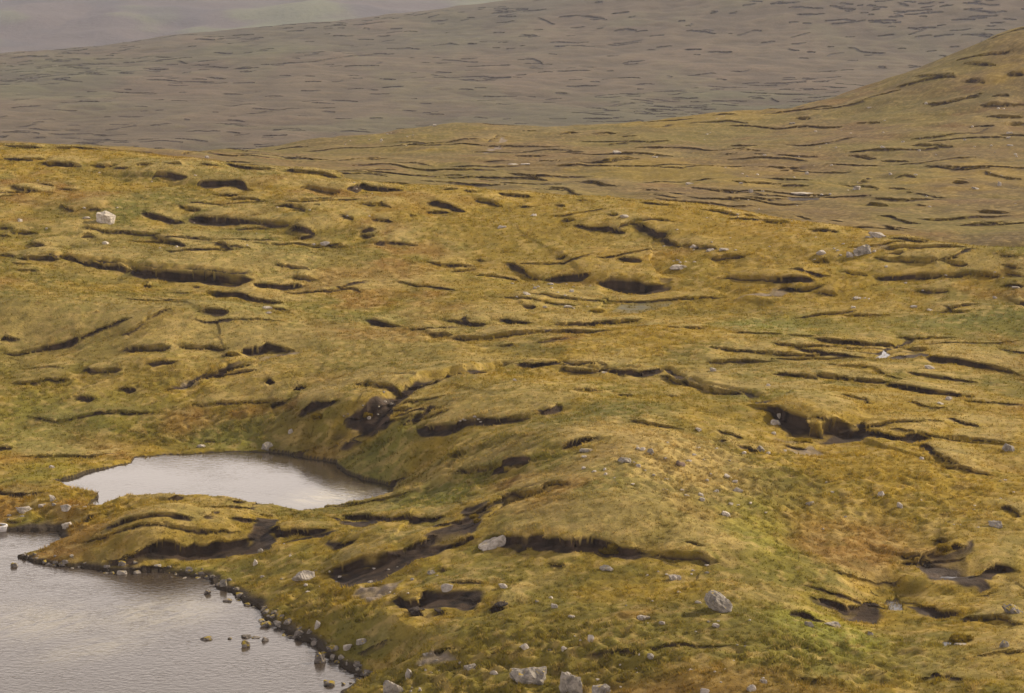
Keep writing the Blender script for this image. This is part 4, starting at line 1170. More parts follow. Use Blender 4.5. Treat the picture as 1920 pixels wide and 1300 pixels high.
gc, gh = np.vstack([gc, fc]), np.r_[gh, fh]
drop = np.r_[np.zeros(n_top), np.ones(len(fx))]
grass = blades_mesh('grass', gx, gy, gz, gc, gh, gh * .34, 6, lean=(-.12, -.1), seed=2, drop=drop)
grass['kind'] = 'stuff'

# ------------------------------------------------------------------ stones
def stone_material(name, pale, dark, lichen, amount):
    m, nt, bs, out = new_mat(name)
    tc = nt.nodes.new("ShaderNodeTexCoord")
    geo = nt.nodes.new("ShaderNodeNewGeometry")
    inf = nt.nodes.new("ShaderNodeObjectInfo")
    add = nt.nodes.new("ShaderNodeVectorMath")
    add.operation = 'ADD'
    nt.links.new(geo.outputs['Position'], add.inputs[0])
    n1 = nt.nodes.new("ShaderNodeTexNoise")
    n1.inputs['Scale'].default_value = 3.2
    n1.inputs['Detail'].default_value = 8
    n1.inputs['Roughness'].default_value = .7
    n1.inputs['Distortion'].default_value = .5
    nt.links.new(geo.outputs['Position'], n1.inputs['Vector'])
    r1 = nt.nodes.new("ShaderNodeValToRGB")
    r1.color_ramp.elements[0].position = .36
    r1.color_ramp.elements[0].color = dark + (1,)
    r1.color_ramp.elements[1].position = .60
    r1.color_ramp.elements[1].color = pale + (1,)
    nt.links.new(n1.outputs['Fac'], r1.inputs['Fac'])
    n2 = nt.nodes.new("ShaderNodeTexNoise")
    n2.inputs['Scale'].default_value = 5.5
    n2.inputs['Detail'].default_value = 5
    nt.links.new(geo.outputs['Position'], n2.inputs['Vector'])
    sx = nt.nodes.new("ShaderNodeSeparateXYZ")
    nt.links.new(geo.outputs['Normal'], sx.inputs['Vector'])
    ad = nt.nodes.new("ShaderNodeMath")
    ad.operation = 'MULTIPLY_ADD'
    nt.links.new(sx.outputs['Z'], ad.inputs[0])
    ad.inputs[1].default_value = .22
    nt.links.new(n2.outputs['Fac'], ad.inputs[2])
    mr = nt.nodes.new("ShaderNodeMapRange")
    mr.inputs['From Min'].default_value = .82 - amount
    mr.inputs['From Max'].default_value = .88 - amount
    nt.links.new(ad.outputs[0], mr.inputs['Value'])
    mx = nt.nodes.new("ShaderNodeMix")
    mx.data_type = 'RGBA'
    nt.links.new(mr.outputs['Result'], mx.inputs['Factor'])
    nt.links.new(r1.outputs['Color'], mx.inputs['A'])
    mx.inputs['B'].default_value = lichen + (1,)
    nt.links.new(mx.outputs['Result'], bs.inputs['Base Color'])
    bs.inputs['Roughness'].default_value = .9
    bs.inputs['Specular IOR Level'].default_value = .2
    bp = nt.nodes.new("ShaderNodeBump")
    bp.inputs['Strength'].default_value = .9
    bp.inputs['Distance'].default_value = .08
    nt.links.new(n1.outputs['Fac'], bp.inputs['Height'])
    nt.links.new(bp.outputs['Normal'], bs.inputs['Normal'])
    return m


STONE = {
    'grey': stone_material('gneiss_grey', (.32, .285, .245), (.11, .098, .085), (.33, .24, .06), .06),
    'pale': stone_material('gneiss_pale', (.43, .38, .33), (.20, .175, .15), (.36, .27, .10), .02),
    'cream': stone_material('gneiss_cream', (.52, .46, .39), (.25, .215, .18), (.45, .38, .16), -.02),
    'dark': stone_material('shore_stone_dark', (.22, .19, .165), (.035, .030, .026), (.28, .20, .03), .04),
    'gold': stone_material('shore_stone_lichen', (.24, .21, .185), (.045, .038, .033), (.27, .195, .022), .16),
    'brown': stone_material('stone_brown', (.24, .17, .13), (.09, .065, .05), (.2, .15, .06), .0),
    'peat': stone_material('peat_lump', (.050, .036, .028), (.018, .013, .010), (.08, .06, .02), -.05),
}


def stone_mesh(name, w, dp, h, seed, cuts=14, sub=3, lump=.16, lean=0.0):
    """an ice-worn block: a ball sliced by random planes, roughened, set to its real size with its base at z = 0"""
    r = random.Random(seed)
    bm = bmesh.new()
    bmesh.ops.create_icosphere(bm, subdivisions=sub, radius=1.0)
    V = np.array([v.co[:] for v in bm.verts])
    pl = []
    for k in range(cuts):
        n = np.array([r.gauss(0, 1), r.gauss(0, 1), r.gauss(0, .75)])
        n /= np.linalg.norm(n)
        pl.append((n, r.uniform(.46, .82)))
    pl.append((np.array([r.uniform(-.3, .3), r.uniform(-.3, .3), 1.0]), r.uniform(.6, .8)))
    for n, c in pl:
        d = V @ n - c
        V -= np.clip(d, 0, None)[:, None] * n * .96
    s = r.uniform(0, 50)
    f = 1 + lump * .7 * vnoise(V[:, 0] * 1.7 + s, V[:, 1] * 1.7 + V[:, 2] * 1.3) + lump * .5 * vnoise(V[:, 0] * 4 + V[:, 2] * 2 + s, V[:, 1] * 4 - V[:, 2] * 3, 2)
    if sub >= 4:
        f = f + .07 * vnoise(V[:, 0] * 9 + V[:, 2] * 4 + s, V[:, 1] * 9 - V[:, 2] * 7, 3) + .05 * np.abs(vnoise(V[:, 0] * 5 + s, V[:, 2] * 14 + V[:, 1] * 3, 4))
    V *= f[:, None]
    V[:, 2] = np.where(V[:, 2] < -.45, -.45 + (V[:, 2] + .45) * .3, V[:, 2])
    lo, hi = V.min(0), V.max(0)
    V = (V - lo) / (hi - lo)
    V = (V - np.array([.5, .5, 0])) * np.array([w, dp, h])
    V[:, 2] += lean * V[:, 0]
    for v, c in zip(bm.verts, V):
        v.co = c
    me = bpy.data.meshes.new(name)
    bm.to_mesh(me)
    bm.free()
    return me


def put(ob, label, cat, group=None):
    ob['label'] = label
    ob['category'] = cat
    if group:
        ob['group'] = group
    return ob


NSTONE = [0]


def stone(u, v, wpx, hpx, label, mat='grey', group=None, lean=0.0, name='boulder', cat=None, flat=.8, z=None, depth=None, **kw):
    g = near.hit(u, v) if z is None else at_z(u, v, z) + (math.hypot(*at_z(u, v, z)[:2]),)
    if g is None:
        return None
    d = g[3]
    px = d / FPX
    w, h = .92 * wpx * px, (.76 if wpx < 38 else .95) * hpx * px
    dp = (depth or flat) * w
    h = max(.4 * h, h - .2 * dp)
    ex, ey = g[0] / d, g[1] / d
    x, y = g[0] + ex * dp * .30, g[1] + ey * dp * .30
    zg = float(near.sample(near.Z, x, y)) if z is None else z
    zg = min(zg, g[2] + .25 * h)
    NSTONE[0] += 1
    me = stone_mesh(name, w * 1.06, dp, h * 1.42, NSTONE[0] * 7 + 3, sub=5 if wpx > 38 else 4 if wpx > 22 else 3, lean=lean, **kw)
    me.materials.append(STONE[mat])
    ob = bpy.data.objects.new(name, me)
    COL.objects.link(ob)
    ob.location = (x, y, zg - .45 * h)
    ob.rotation_euler = (0, 0, -math.atan2(g[0], g[1]))
    return put(ob, label, cat or name, group)


BO = 'boulders standing in the moor grass'
# u, v of the foot, width, height in photo pixels, material, lean, label
ROCKS = [
 (990,1278,76,42,'grey',-.05,"largest craggy grey boulder of the foreground, overhanging a dark grassy hollow"),
 (1070,1300,48,44,'grey',-.25,"pointed grey boulder with a yellow lichen spot, just right of the largest craggy boulder"),
 (1127,1308,38,28,'grey',0,"rounded grey boulder cut off by the bottom edge of the photo"),
 (738,1303,42,36,'grey',-.1,"dark grey angular boulder at the bottom edge beside the lake corner"),
 (768,1272,18,23,'grey',0,"small upright mottled stone just above the dark angular boulder by the lake"),
 (881,1255,26,20,'grey',0,"round grey boulder at the right foot of the small gravel scar"),
 (925,1265,20,15,'pale',0,"small pale lumpy stone between gravel scar and largest craggy boulder"),
 (923,1029,56,24,'pale',.28,"long pale slab tilted up to the right where the peat gully meets the flat-topped mound"),
 (838,1109,25,21,'pale',.1,"pale block above the right end of the bare black peat hollow"),
 (944,1103,20,13,'pale',0,"small pale block right of the bare black peat hollow, on grass"),
 (809,1077,17,14,'grey',0,"small grey stone on grass between the peat gully and the black hollow"),
 (1137,1071,29,16,'grey',0,"low grey boulder on grass below the long peat face of the flat-topped mound"),
 (1265,1088,27,18,'pale',0,"knobbly pale boulder below the right end of the flat-topped mound's peat face"),
 (1348,1147,60,44,'grey',-.45,"long grey slab boulder sloping down to the right on the grassy slope"),
 (1309,1131,15,9,'cream',-.1,"small cream stone just left of the long sloping slab boulder"),
 (1342,1177,15,12,'pale',-.2,"small pale leaning stone below the long sloping slab boulder"),
 (1207,1164,27,17,'pale',0,"cracked pale stone with orange spots, alone on the orange lower slope"),
 (1241,1171,13,9,'pale',0,"small pale stone right of the cracked stone with orange spots"),
 (1108,1203,13,19,'pale',-.1,"narrow upright pale stone on the lower slope above the largest boulder"),
 (983,1218,21,16,'pale',0,"squarish pale stone above the left side of the largest craggy boulder"),
 (1058,1220,13,14,'cream',0,"small cream stone right of the squarish pale stone on the lower slope"),
 (1219,1235,16,13,'grey',0,"small grey stone in dark grass on the lower slope right of the pointed boulder"),
 (1072,1159,15,9,'pale',-.2,"small flat pale stone tilted on the lower slope between peat hollow and cracked stone"),
 (1040,1140,15,12,'grey',-.2,"small grey stone on the lower slope right of the dark peat clump"),
 (1032,1123,10,9,'cream',0,"tiny cream stone on the lower slope directly above a small grey stone"),
 (1409,1296,20,19,'pale',-.2,"pale pointed stone near the bottom edge, right of centre"),
 (1432,1281,14,14,'pale',-.4,"small pale stone leaning right, up and right of the pale pointed bottom-edge stone"),
 (1321,1303,19,19,'pale',0,"pale stone cut by the bottom edge between the rounded boulder and the pale pointed stone"),
 (1651,932,16,16,'pale',0,"rounded pale stone alone high on the grassy slope at right"),
 (1687,953,12,16,'pale',-.4,"slim pale stone leaning right, beside the rounded stone on the right slope"),
 (1519,948,18,13,'grey',0,"low brown-topped grey stone in the middle of the right grassy slope"),
 (1866,988,29,19,'grey',0,"square grey boulder above the muddy stream hollow at the right edge"),
 (1561,1174,35,16,'pale',0,"flat pale rock at the lower end of the muddy peat channel at right"),
 (1517,1174,20,15,'grey',0,"cluster stone, grey and jagged, under the dark overhang left of the flat pale rock"),
 (1630,1191,18,13,'gold',0,"small grey stone with yellow top on grass below the muddy pool"),
 (1900,1150,46,22,'gold',-.3,"pale rock with a yellow moss cap on the right edge, behind the grassy peat ridge"),
 (1883,1214,20,21,'grey',-.1,"mottled grey stone in the lower right corner beyond the round tussock"),
 (1801,1210,26,9,'pale',0,"low pale rock at the foot of the round dark tussock by a tiny pool"),
 (1891,846,25,21,'grey',-.3,"grey boulder leaning right on the slope near the right edge"),
 (1744,692,22,12,'pale',-.1,"low pale boulder below the long peat bank at right"),
 (1779,751,13,13,'pale',-.2,"small pointed pale stone right of the twin grassy peat ridges"),
 (1454,797,20,16,'cream',0,"cream stone at the left end of the big bare peat scar"),
 (1460,784,8,11,'cream',0,"small cream stone just above the cream stone at the peat scar"),
 (1337,697,13,12,'pale',-.3,"slim cream slab leaning in the notch at the upper end of a peat ditch"),
 (1645,446,34,20,'pale',-.25,"pale humped boulder right on the ridge crest"),
 (1618,477,38,23,'grey',0,"largest grey boulder of the ridge group, below the humped crest boulder"),
 (1540,478,22,14,'pale',-.15,"rounded pale boulder left of the largest ridge boulder"),
 (1593,483,14,14,'pale',-.2,"small ragged pale stone left of the largest ridge boulder"),
 (1607,480,14,9,'cream',-.1,"cream stone leaning against the foot of the largest ridge boulder"),
 (1629,446,15,6,'cream',-.1,"low cream stone left of the humped crest boulder"),
 (1358,471,20,10,'pale',0,"low pale boulder at the right end of a dark bank below the ridge"),
 (1332,471,17,9,'pale',0,"low pale stone between two others in a row below the ridge"),
 (1301,465,15,9,'pale',-.1,"low pale stone, first in the row below the ridge"),
 (1272,506,34,16,'cream',0,"wide cream rock above the right end of the crescent peat bank"),
 (1170,867,33,19,'grey',0,"flat-topped grey boulder near the crest of the straw-coloured knoll"),
 (1220,851,16,15,'grey',0,"small grey block right of the flat-topped boulder on the straw-coloured knoll"),
 (1099,848,28,12,'grey',0,"low grey boulder on the left shoulder of the straw-coloured knoll"),
 (1096,858,12,7,'cream',0,"small cream stone just below the low boulder on the knoll's left shoulder"),
 (1276,875,20,17,'brown',-.4,"dark brown stone lying on the straw-coloured knoll"),
 (1366,896,17,11,'cream',-.3,"flat cream stone tilted on the right flank of the straw-coloured knoll"),
 (1384,922,21,13,'pale',-.1,"double pale stone on the lower right flank of the straw-coloured knoll"),
 (1362,968,20,14,'cream',-.4,"cream slab tilted right, lowest of the knoll stones beside the flat-topped mound"),
 (1426,847,17,14,'grey',-.4,"grey stone at the end of a broken turf edge left of the big peat scar"),
 (1314,930,11,9,'cream',-.4,"small cream stone tilted on the knoll above the bright green tuft"),
 (199,419,38,28,'cream',0,"big cream-white boulder on the left moor with its left face in shade"),
 (162,411,17,9,'cream',0,"flat white stone just left of the big cream-white boulder"),
 (38,416,9,9,'cream',0,"small white stone near the left edge, left of the big cream-white boulder"),
 (609,461,19,12,'pale',0,"low pale stone on the open moor left of centre"),
 (588,461,7,6,'pale',0,"tiny pale stone beside the low pale stone on the open moor left of centre"),
 (198,458,13,9,'cream',-.3,"small cream stone below a dark notch under the big cream-white boulder"),
 (501,580,21,10,'cream',0,"flat cream stone on the moor right of a dark peat pit"),
 (503,589,14,8,'pale',0,"pale stone just below the flat cream stone near the dark peat pit"),
 (501,845,24,22,'grey',.1,"tall grey outcrop half covered in grass on the back shore of the small pond"),
 (376,839,20,10,'pale',0,"low pale stone on the back bank of the small pond"),
 (545,813,10,12,'pale',0,"small pale stone in the green gully above the small pond"),
 (941,428,18,9,'pale',0,"low pale stone on the middle of the near ridge"),
 (1000,405,13,7,'cream',0,"small white stone high on the middle of the near ridge"),
 (1171,409,20,11,'pale',0,"pale stone at the start of a dark peat ditch just under the ridge crest"),
 (46,962,31,21,'pale',0,"biggest pale boulder on the grassy bank above the boat"),
 (124,959,22,17,'pale',0,"squat pale boulder right of the biggest pale boulder above the boat"),
 (79,952,15,10,'pale',0,"small pale stone between the two pale boulders above the boat"),
 (99,939,14,16,'pale',-.2,"pale stone behind the two boulders above the boat"),
 (97,878,11,9,'pale',0,"small pale stone in the grass left of the small pond"),
 (127,990,24,18,'cream',.3,"white jagged stone at the inner corner of the lake bay"),
 (479,1060,10,17,'cream',0,"upright white stone on the grass above the lake shore"),
 (488,1037,13,14,'grey',0,"small grey stone at the foot of the bare peat ramp on the spit"),
 (569,1089,48,26,'pale',-.05,"broad flat pale outcrop with a tuft on top left of the deep peat gully"),
 (1607,562,16,9,'pale',-.1,"low pale stone on the right moor under a long turf edge"),
 (1600,578,10,7,'cream',0,"small white stone under the low pale stone on the right moor"),
 (1713,578,14,9,'cream',0,"white stone on the right moor above the green strip"),
 (1744,583,13,7,'cream',-.2,"smaller white stone right of the white stone above the green strip"),
 (1905,541,16,7,'pale',0,"low pale stone at the right edge beneath a dark turf edge"),
 (1866,560,12,8,'pale',-.3,"small pale stone tilted on the moor near the right edge"),
 (1310,809,14,9,'cream',-.2,"small cream stone on the broken turf left of the big peat scar"),
 (1440,724,10,8,'cream',-.1,"small cream stone above the left end of a turf-topped peat ridge"),
 (1764,758,15,6,'pale',-.3,"flat pale stone below the small pointed pale stone at right"),
 (1451,815,10,9,'cream',0,"small cream stone below the left end of the big peat scar"),
 (1728,862,10,9,'pale',0,"small pale stone under the right end of the big peat scar"),
 (988,553,16,9,'cream',-.3,"cream stone, largest in the scatter left of the crescent peat bank"),
 (1003,542,9,8,'grey',0,"small grey stone above the largest cream stone of the scatter"),
 (1032,534,13,7,'pale',-.1,"low pale stone at the top of the scatter left of the crescent peat bank"),
 (1065,577,17,8,'pale',0,"low pale stone at the bottom of the scatter left of the slimy flat"),
 (1022,578,9,7,'grey',0,"small grey stone under a little dark bank beside the scatter"),
 (1072,548,9,8,'pale',0,"small pale stone at the right of the scatter under the crescent peat bank"),
 (965,715,7,8,'cream',0,"tiny white stone on the grass left of a long dark ditch in mid picture"),
 (1133,700,12,6,'cream',0,"small white stone lying in the long dark ditch in mid picture"),
 (595,1178,13,21,'pale',0,"narrow upright pale stone in the grass above the lake shore stones"),
 (678,1208,22,15,'grey',.1,"grey stone under the black peat face close to the lake"),
 (1412,965,0,0,'pale',0,""),
]
for u, v, w, h, mt, ln, lb in ROCKS:
    if lb:
        stone(u, v, w, h, lb, mt, BO, ln, 'boulder' if w >= 20 else 'stone')

MO = 'pale stones on the far moor'
for u, v, w, h, mt, ln, lb in [
 (1157,287,18,9,'pale',0,"pale stone heap on the far moor under its skyline"),(1228,296,12,6,'pale',0,"small pale stone right of the heap on the far moor"),
 (815,237,9,7,'cream',0,"tiny white stone on the skyline of the far moor, left of its hump"),(962,309,20,5,'cream',0,"flat white slab on the far moor, left one of a touching pair"),(984,309,20,5,'cream',0,"flat white slab on the far moor, right one of a touching pair"),
 (1507,364,50,6,'cream',0,"long flat white slab on the far moor"),(1606,356,15,12,'pale',0,"pointed pale boulder on the far moor right of the long white slab"),(1293,346,16,8,'pale',0,"rounded pale stone on the far moor near its left dark banks"),
 (1408,361,9,10,'pale',0,"small upright pale stone left of the long white slab"),(1389,345,8,6,'pale',0,"small pale stone above the small upright one on the far moor"),(1485,233,12,7,'grey',0,"grey stone under the long dark bank on the far skyline"),(1656,278,11,7,'pale',0,"pale stone on the lower slope of the right hill"),
 (1830,355,18,8,'pale',-.2,"low pale stone near the foot of the right hill"),(1874,349,8,13,'pale',0,"narrow upright pale stone near the foot of the right hill"),(1893,251,13,7,'pale',0,"pale stone on the right hill near the photo edge, uppermost of three"),
 (1891,260,8,6,'cream',0,"small white stone on the right hill, middle one of three near the edge"),(1894,274,12,6,'cream',0,"low white stone on the right hill, lowest of three near the edge"),(1513,327,9,8,'pale',0,"pale stone under a long dark bank in the middle of the far moor"),
 (1670,328,8,7,'pale',0,"small pale stone right of a long dark bank on the far moor"),(513,274,9,8,'cream',0,"white stone on the far moor's left skyline"),(388,297,9,8,'pale',0,"pale stone where the near ridge meets the far moor"),(715,264,6,6,'cream',0,"tiny white stone on the left slope of the far moor's hump"),(1434,292,8,5,'pale',0,"small pale stone beside broken dark banks on the far moor"),
 (1737,195,7,6,'cream',0,"tiny white stone in front of a long dark bank high on the right hill"),(1693,267,7,5,'pale',0,"tiny pale stone on the middle slope of the right hill"),(1630,203,8,4,'cream',0,"flat white stone on the upper slope of the far moor"),(1908,19,0,0,'pale',0,"")]:
    if w:
        stone(u, v, w, h, lb, mt, MO, ln, 'stone')

# stones in and along the lake
LK = 'stones standing in the lake'
for u, v, w, h, mt, lb in [
 (27,1063,15,14,'gold',"yellow-topped stone standing off the tip of the spit"),(389,1115,15,15,'dark',"pointed brown stone in the water near the spit's shore"),(427,1128,20,10,'dark',"low brown stone in the water right of the pointed one"),
 (502,1175,32,18,'gold',"broad dark stone with yellow lichen touching the shore"),(387,1200,25,12,'gold',"lone flat stone with yellowish back farthest out in the lake"),(431,1199,9,6,'dark',"tiny dark stone right of the lone flat stone in the lake"),
 (462,1196,21,10,'dark',"flat dark stone at the back left of the cluster in the lake"),(480,1197,18,7,'dark',"low flat stone in the middle of the cluster in the lake"),(497,1202,15,13,'dark',"square dark stone at the right of the cluster in the lake"),
 (461,1213,19,20,'gold',"rounded yellow-topped stone at the front of the cluster in the lake"),(601,1243,28,33,'gold',"big rounded stone with a bright yellow lichen cap standing at the shore"),(617,1286,24,16,'gold',"low dark stone with a tuft-like yellow top near the lake corner"),
 (644,1284,9,8,'dark',"small dark stone right of the low yellow-topped one near the lake corner"),(658,1282,8,5,'dark',"flattest small dark stone beside the stones at the lake corner"),(674,1285,18,20,'gold',"tall dark stone at the lake corner with yellow lichen"),(688,1287,22,15,'gold',"bright yellow lichened stone at the lake corner touching the grass")]:
    stone(u, v, w, h, lb, mt, LK, 0, 'stone', z=LAKE_Z, flat=.9)
SH = 'larger stones set in the lake shore'
for u, v, w, h, mt, lb in [
 (229,1081,26,22,'pale',"pale square block at the water's edge of the spit"),(211,1079,15,14,'gold',"dark stone with yellow lichen left of the pale square block"),(419,1100,20,30,'grey',"tall grey stone at the bend of the lake shore"),(377,1078,17,14,'gold',"grey stone with a yellow cap left of the bend of the lake shore"),
 (451,1120,24,17,'gold',"wide yellow-topped stone below the bend of the lake shore"),(464,1140,20,20,'gold',"dark stone with orange lichen on the lake shore"),(495,1144,18,17,'gold',"pale green lichened stone in the turf of the lake shore"),(510,1160,16,16,'gold',"small orange-topped stone above the broad dark stone in the shallows"),
 (626,1222,38,26,'gold',"wide flat rock crusted with yellow lichen on the lake shore"),(652,1219,24,24,'pale',"whitish slanting rock right of the wide yellow crusted rock"),(624,1238,14,20,'grey',"narrow grey stone behind the big yellow-capped stone"),(641,1236,20,20,'grey',"grey and white stone under the whitish slanting rock"),
 (671,1252,24,16,'dark',"dark rounded rock under a turf edge at the lake shore"),(690,1262,20,12,'dark',"low black rock under yellow moss near the lake corner"),(525,1176,16,12,'pale',"white-topped stone right of the broad dark shore stone"),(104,1058,14,12,'gold',"small stone with bright yellow lichen at the tip of the spit")]:
    stone(u, v, w * .78, h * .72, lb, mt, SH, 0, 'stone')

variants = []
for k in range(14):
    me = stone_mesh('stone', 1.0, random.uniform(.7, 1.0), random.uniform(.38, .66), 900 + k, sub=2)
    variants.append(me)
variant_m = {}


SMALL = []


def small_stone(x, y, z, s, mat, rz, label, group):
    SMALL.append((s / math.hypot(x, y), x, y, z, s, mat, rz, random.randrange(len(variants)), label, group))


shore_px = LAKE_PX[4:20]
seg = [(LAKE[i], LAKE[i + 1]) for i in range(5, 22)]
for k in range(260):
    (ax, ay), (bx, by) = random.choice(seg[2:]) if k > 12 else random.choice(seg[:3])
    t = random.random()
    L = math.hypot(bx - ax, by - ay) + 1e-6
    nx, ny = (by - ay) / L, -(bx - ax) / L
    o = random.gauss(.05, .30)
    x, y = ax + (bx - ax) * t + nx * o, ay + (by - ay) * t + ny * o
    zg = float(near.sample(near.Z, x, y))
    s = .07 + .42 * random.random() ** 2.4
    small_stone(x, y, max(zg, -.12), s, random.choice(['dark', 'dark', 'dark', 'grey', 'gold']), random.uniform(0, 6.3),
                "small stone in the band of stones edging the lake shore", 'small stones along the lake shore')


def scatter(u0, u1, v0, v1, n, smin, smax, mats, label, group, seed, flt=None):
    r = random.Random(seed)
    random.seed(seed)
    c = 0
    while c < n:
        u, v = r.uniform(u0, u1), r.uniform(v0, v1)
        c += 1
        if flt and not flt(u, v):
            continue
        g = near.hit(u, v)
        if not g:
            continue
        s = r.uniform(smin, smax) * g[3] / FPX
        small_stone(g[0], g[1], g[2], s, r.choice(mats), r.uniform(0, 6.3), label, group)


KN = [(560,150),(600,160),(165,355),(260,340),(270,380),(345,415),(525,280),(815,430),(800,520),(955,525),(1065,205),(1265,150),(1260,540),(1455,660),(1395,650),(1135,615),(1705,725),(1215,380),(1475,340),(1515,195),(1015,260),(805,240),(820,97),(1730,195),(1880,170),(1000,580),(70,330),(1430,450),(1570,640),(690,200),(620,350),(560,310),(700,390),(1150,250),(1380,260),(550,125),(1100,150),(510,470),(1180,440)]
random.seed(77)
for x, y in KN:
    u, v = 1080 + x * .20833, 810 + y * .20833
    g = near.hit(u, v)
    s = random.uniform(5, 12) * g[3] / FPX
    small_stone(g[0], g[1], g[2], s, random.choice(['cream', 'cream', 'pale']), random.uniform(0, 6.3),
                "small whitish stone strewn over the straw-coloured knoll", 'small stones on the knoll')
scatter(1180, 1330, 1060, 1130, 9, 5, 11, ['pale', 'grey'], "small stone in the grass below the right end of the flat-topped mound's peat face", 'small stones below the mound', 5)
scatter(960, 1440, 1120, 1290, 26, 4, 10, ['pale', 'cream', 'grey'], "small stone strewn on the lower grassy slope at the bottom of the photo", 'small stones on the lower slope', 6)
scatter(680, 830, 1060, 1115, 12, 4, 11, ['pale', 'grey'], "small stone on the pale gravel patch left of the black peat hollow", 'small stones on the gravel patch', 7)
scatter(780, 900, 1225, 1262, 11, 4, 11, ['pale', 'grey'], "small stone on the gravel scar near the bottom edge", 'small stones on the gravel scar', 8)
scatter(690, 900, 1285, 1300, 7, 6, 14, ['pale', 'grey'], "small pale stone at the bottom edge right of the lake corner", 'small stones at the bottom edge', 9)
scatter(960, 1110, 525, 580, 14, 3, 7, ['cream', 'pale'], "small whitish stone in the scatter left of the slimy flat", 'small stones by the slimy flat', 10)
scatter(1240, 1310, 460, 510, 8, 4, 8, ['cream', 'pale'], "small whitish stone at the upper end of the crescent peat bank", 'small stones by the crescent bank', 11)
scatter(1520, 1640, 455, 490, 9, 4, 9, ['cream', 'pale'], "small pale stone among the ridge boulders", 'small stones among the ridge boulders', 12)
scatter(440, 640, 1020, 1110, 14, 4, 11, ['pale', 'grey', 'cream'], "small stone in the grass above the lake shore of the spit", 'small stones on the spit', 13)
scatter(0, 160, 925, 985, 10, 5, 10, ['pale', 'grey'], "small pale stone on the bank around the boulders above the boat", 'small stones above the boat', 14)
scatter(1440, 1900, 900, 1000, 14, 4, 9, ['pale', 'cream'], "small stone on the open grassy slope at right", 'small stones on the right slope', 15)
scatter(850, 910, 782, 795, 6, 5, 9, ['cream', 'pale'], "small pale stone at the foot of the peat bank in mid picture", 'small stones under the middle bank', 16)
scatter(640, 740, 720, 800, 9, 4, 9, ['grey', 'pale'], "small stone on the peat floor of the gully above the pond", 'small stones in the gully', 17)
scatter(1560, 1900, 500, 590, 10, 4, 8, ['cream', 'pale'], "small pale stone on the right moor above the green strip", 'small stones on the right moor', 18)
scatter(20, 700, 320, 470, 22, 3, 6, ['cream', 'pale'], "small whitish stone on the left moor below its crest", 'small stones on the left moor', 19)
scatter(1240, 1560, 390, 470, 14, 3, 6, ['cream', 'pale'], "small whitish stone on the golden slope under the ridge crest", 'small stones on the golden slope', 20)
scatter(1300, 1910, 200, 390, 48, 3, 7, ['cream', 'pale'], "small pale stone on the far moor and the right hill", 'small stones on the far moor', 21)
scatter(640, 780, 244, 275, 12, 3, 5, ['cream', 'pale'], "small pale stone on the left slope of the far moor's hump", 'small stones on the hump', 22)

# the larger small stones are things of their own; the finest grit is one mass
SMALL.sort(key=lambda q: -q[0])
made = len([o for o in COL.objects if o.name.split('.')[0] == 'stone'])
for q in SMALL[:292 - made]:
    _, x, y, z, sz, mat, rz, k, label, group = q
    if (k, mat) not in variant_m:
        me = variants[k].copy()
        me.materials.append(STONE[mat])
        variant_m[(k, mat)] = me
    ob = bpy.data.objects.new('stone', variant_m[(k, mat)])
    COL.objects.link(ob)
    ob.location, ob.scale, ob.rotation_euler = (x, y, z - .2 * sz), (sz, sz, sz), (0, 0, rz)
    put(ob, label, 'stone', group)
mats = ['cream', 'pale', 'grey', 'dark', 'gold']
cos, fcs, mis, base = [], [], [], 0
for q in SMALL[292 - made:]:
    _, x, y, z, sz, mat, rz, k, label, group = q
    me = variants[k]
    V = np.array([v.co[:] for v in me.vertices]) * sz
    c, sn = math.cos(rz), math.sin(rz)
    V = np.stack([V[:, 0] * c - V[:, 1] * sn + x, V[:, 0] * sn + V[:, 1] * c + y, V[:, 2] + z - .2 * sz], -1)
    f = np.array([p.vertices[:] for p in me.polygons])
    cos.append(V)
    fcs.append(f + base)
    mis.append(np.full(len(f), mats.index(mat), np.int32))
    base += len(V)
me = bpy.data.meshes.new('gravel')
fill_mesh(me, np.concatenate(cos), np.concatenate(fcs))
for mname in mats:
    me.materials.append(STONE[mname])
me.polygons.foreach_set('material_index', np.concatenate(mis))
ob = bpy.data.objects.new('gravel', me)
COL.objects.link(ob)
ob['kind'] = 'stuff'

# ------------------------------------------------------------------ lumps and tussocks that stand free of the ground
TU = 'tussocks and peat lumps standing free'


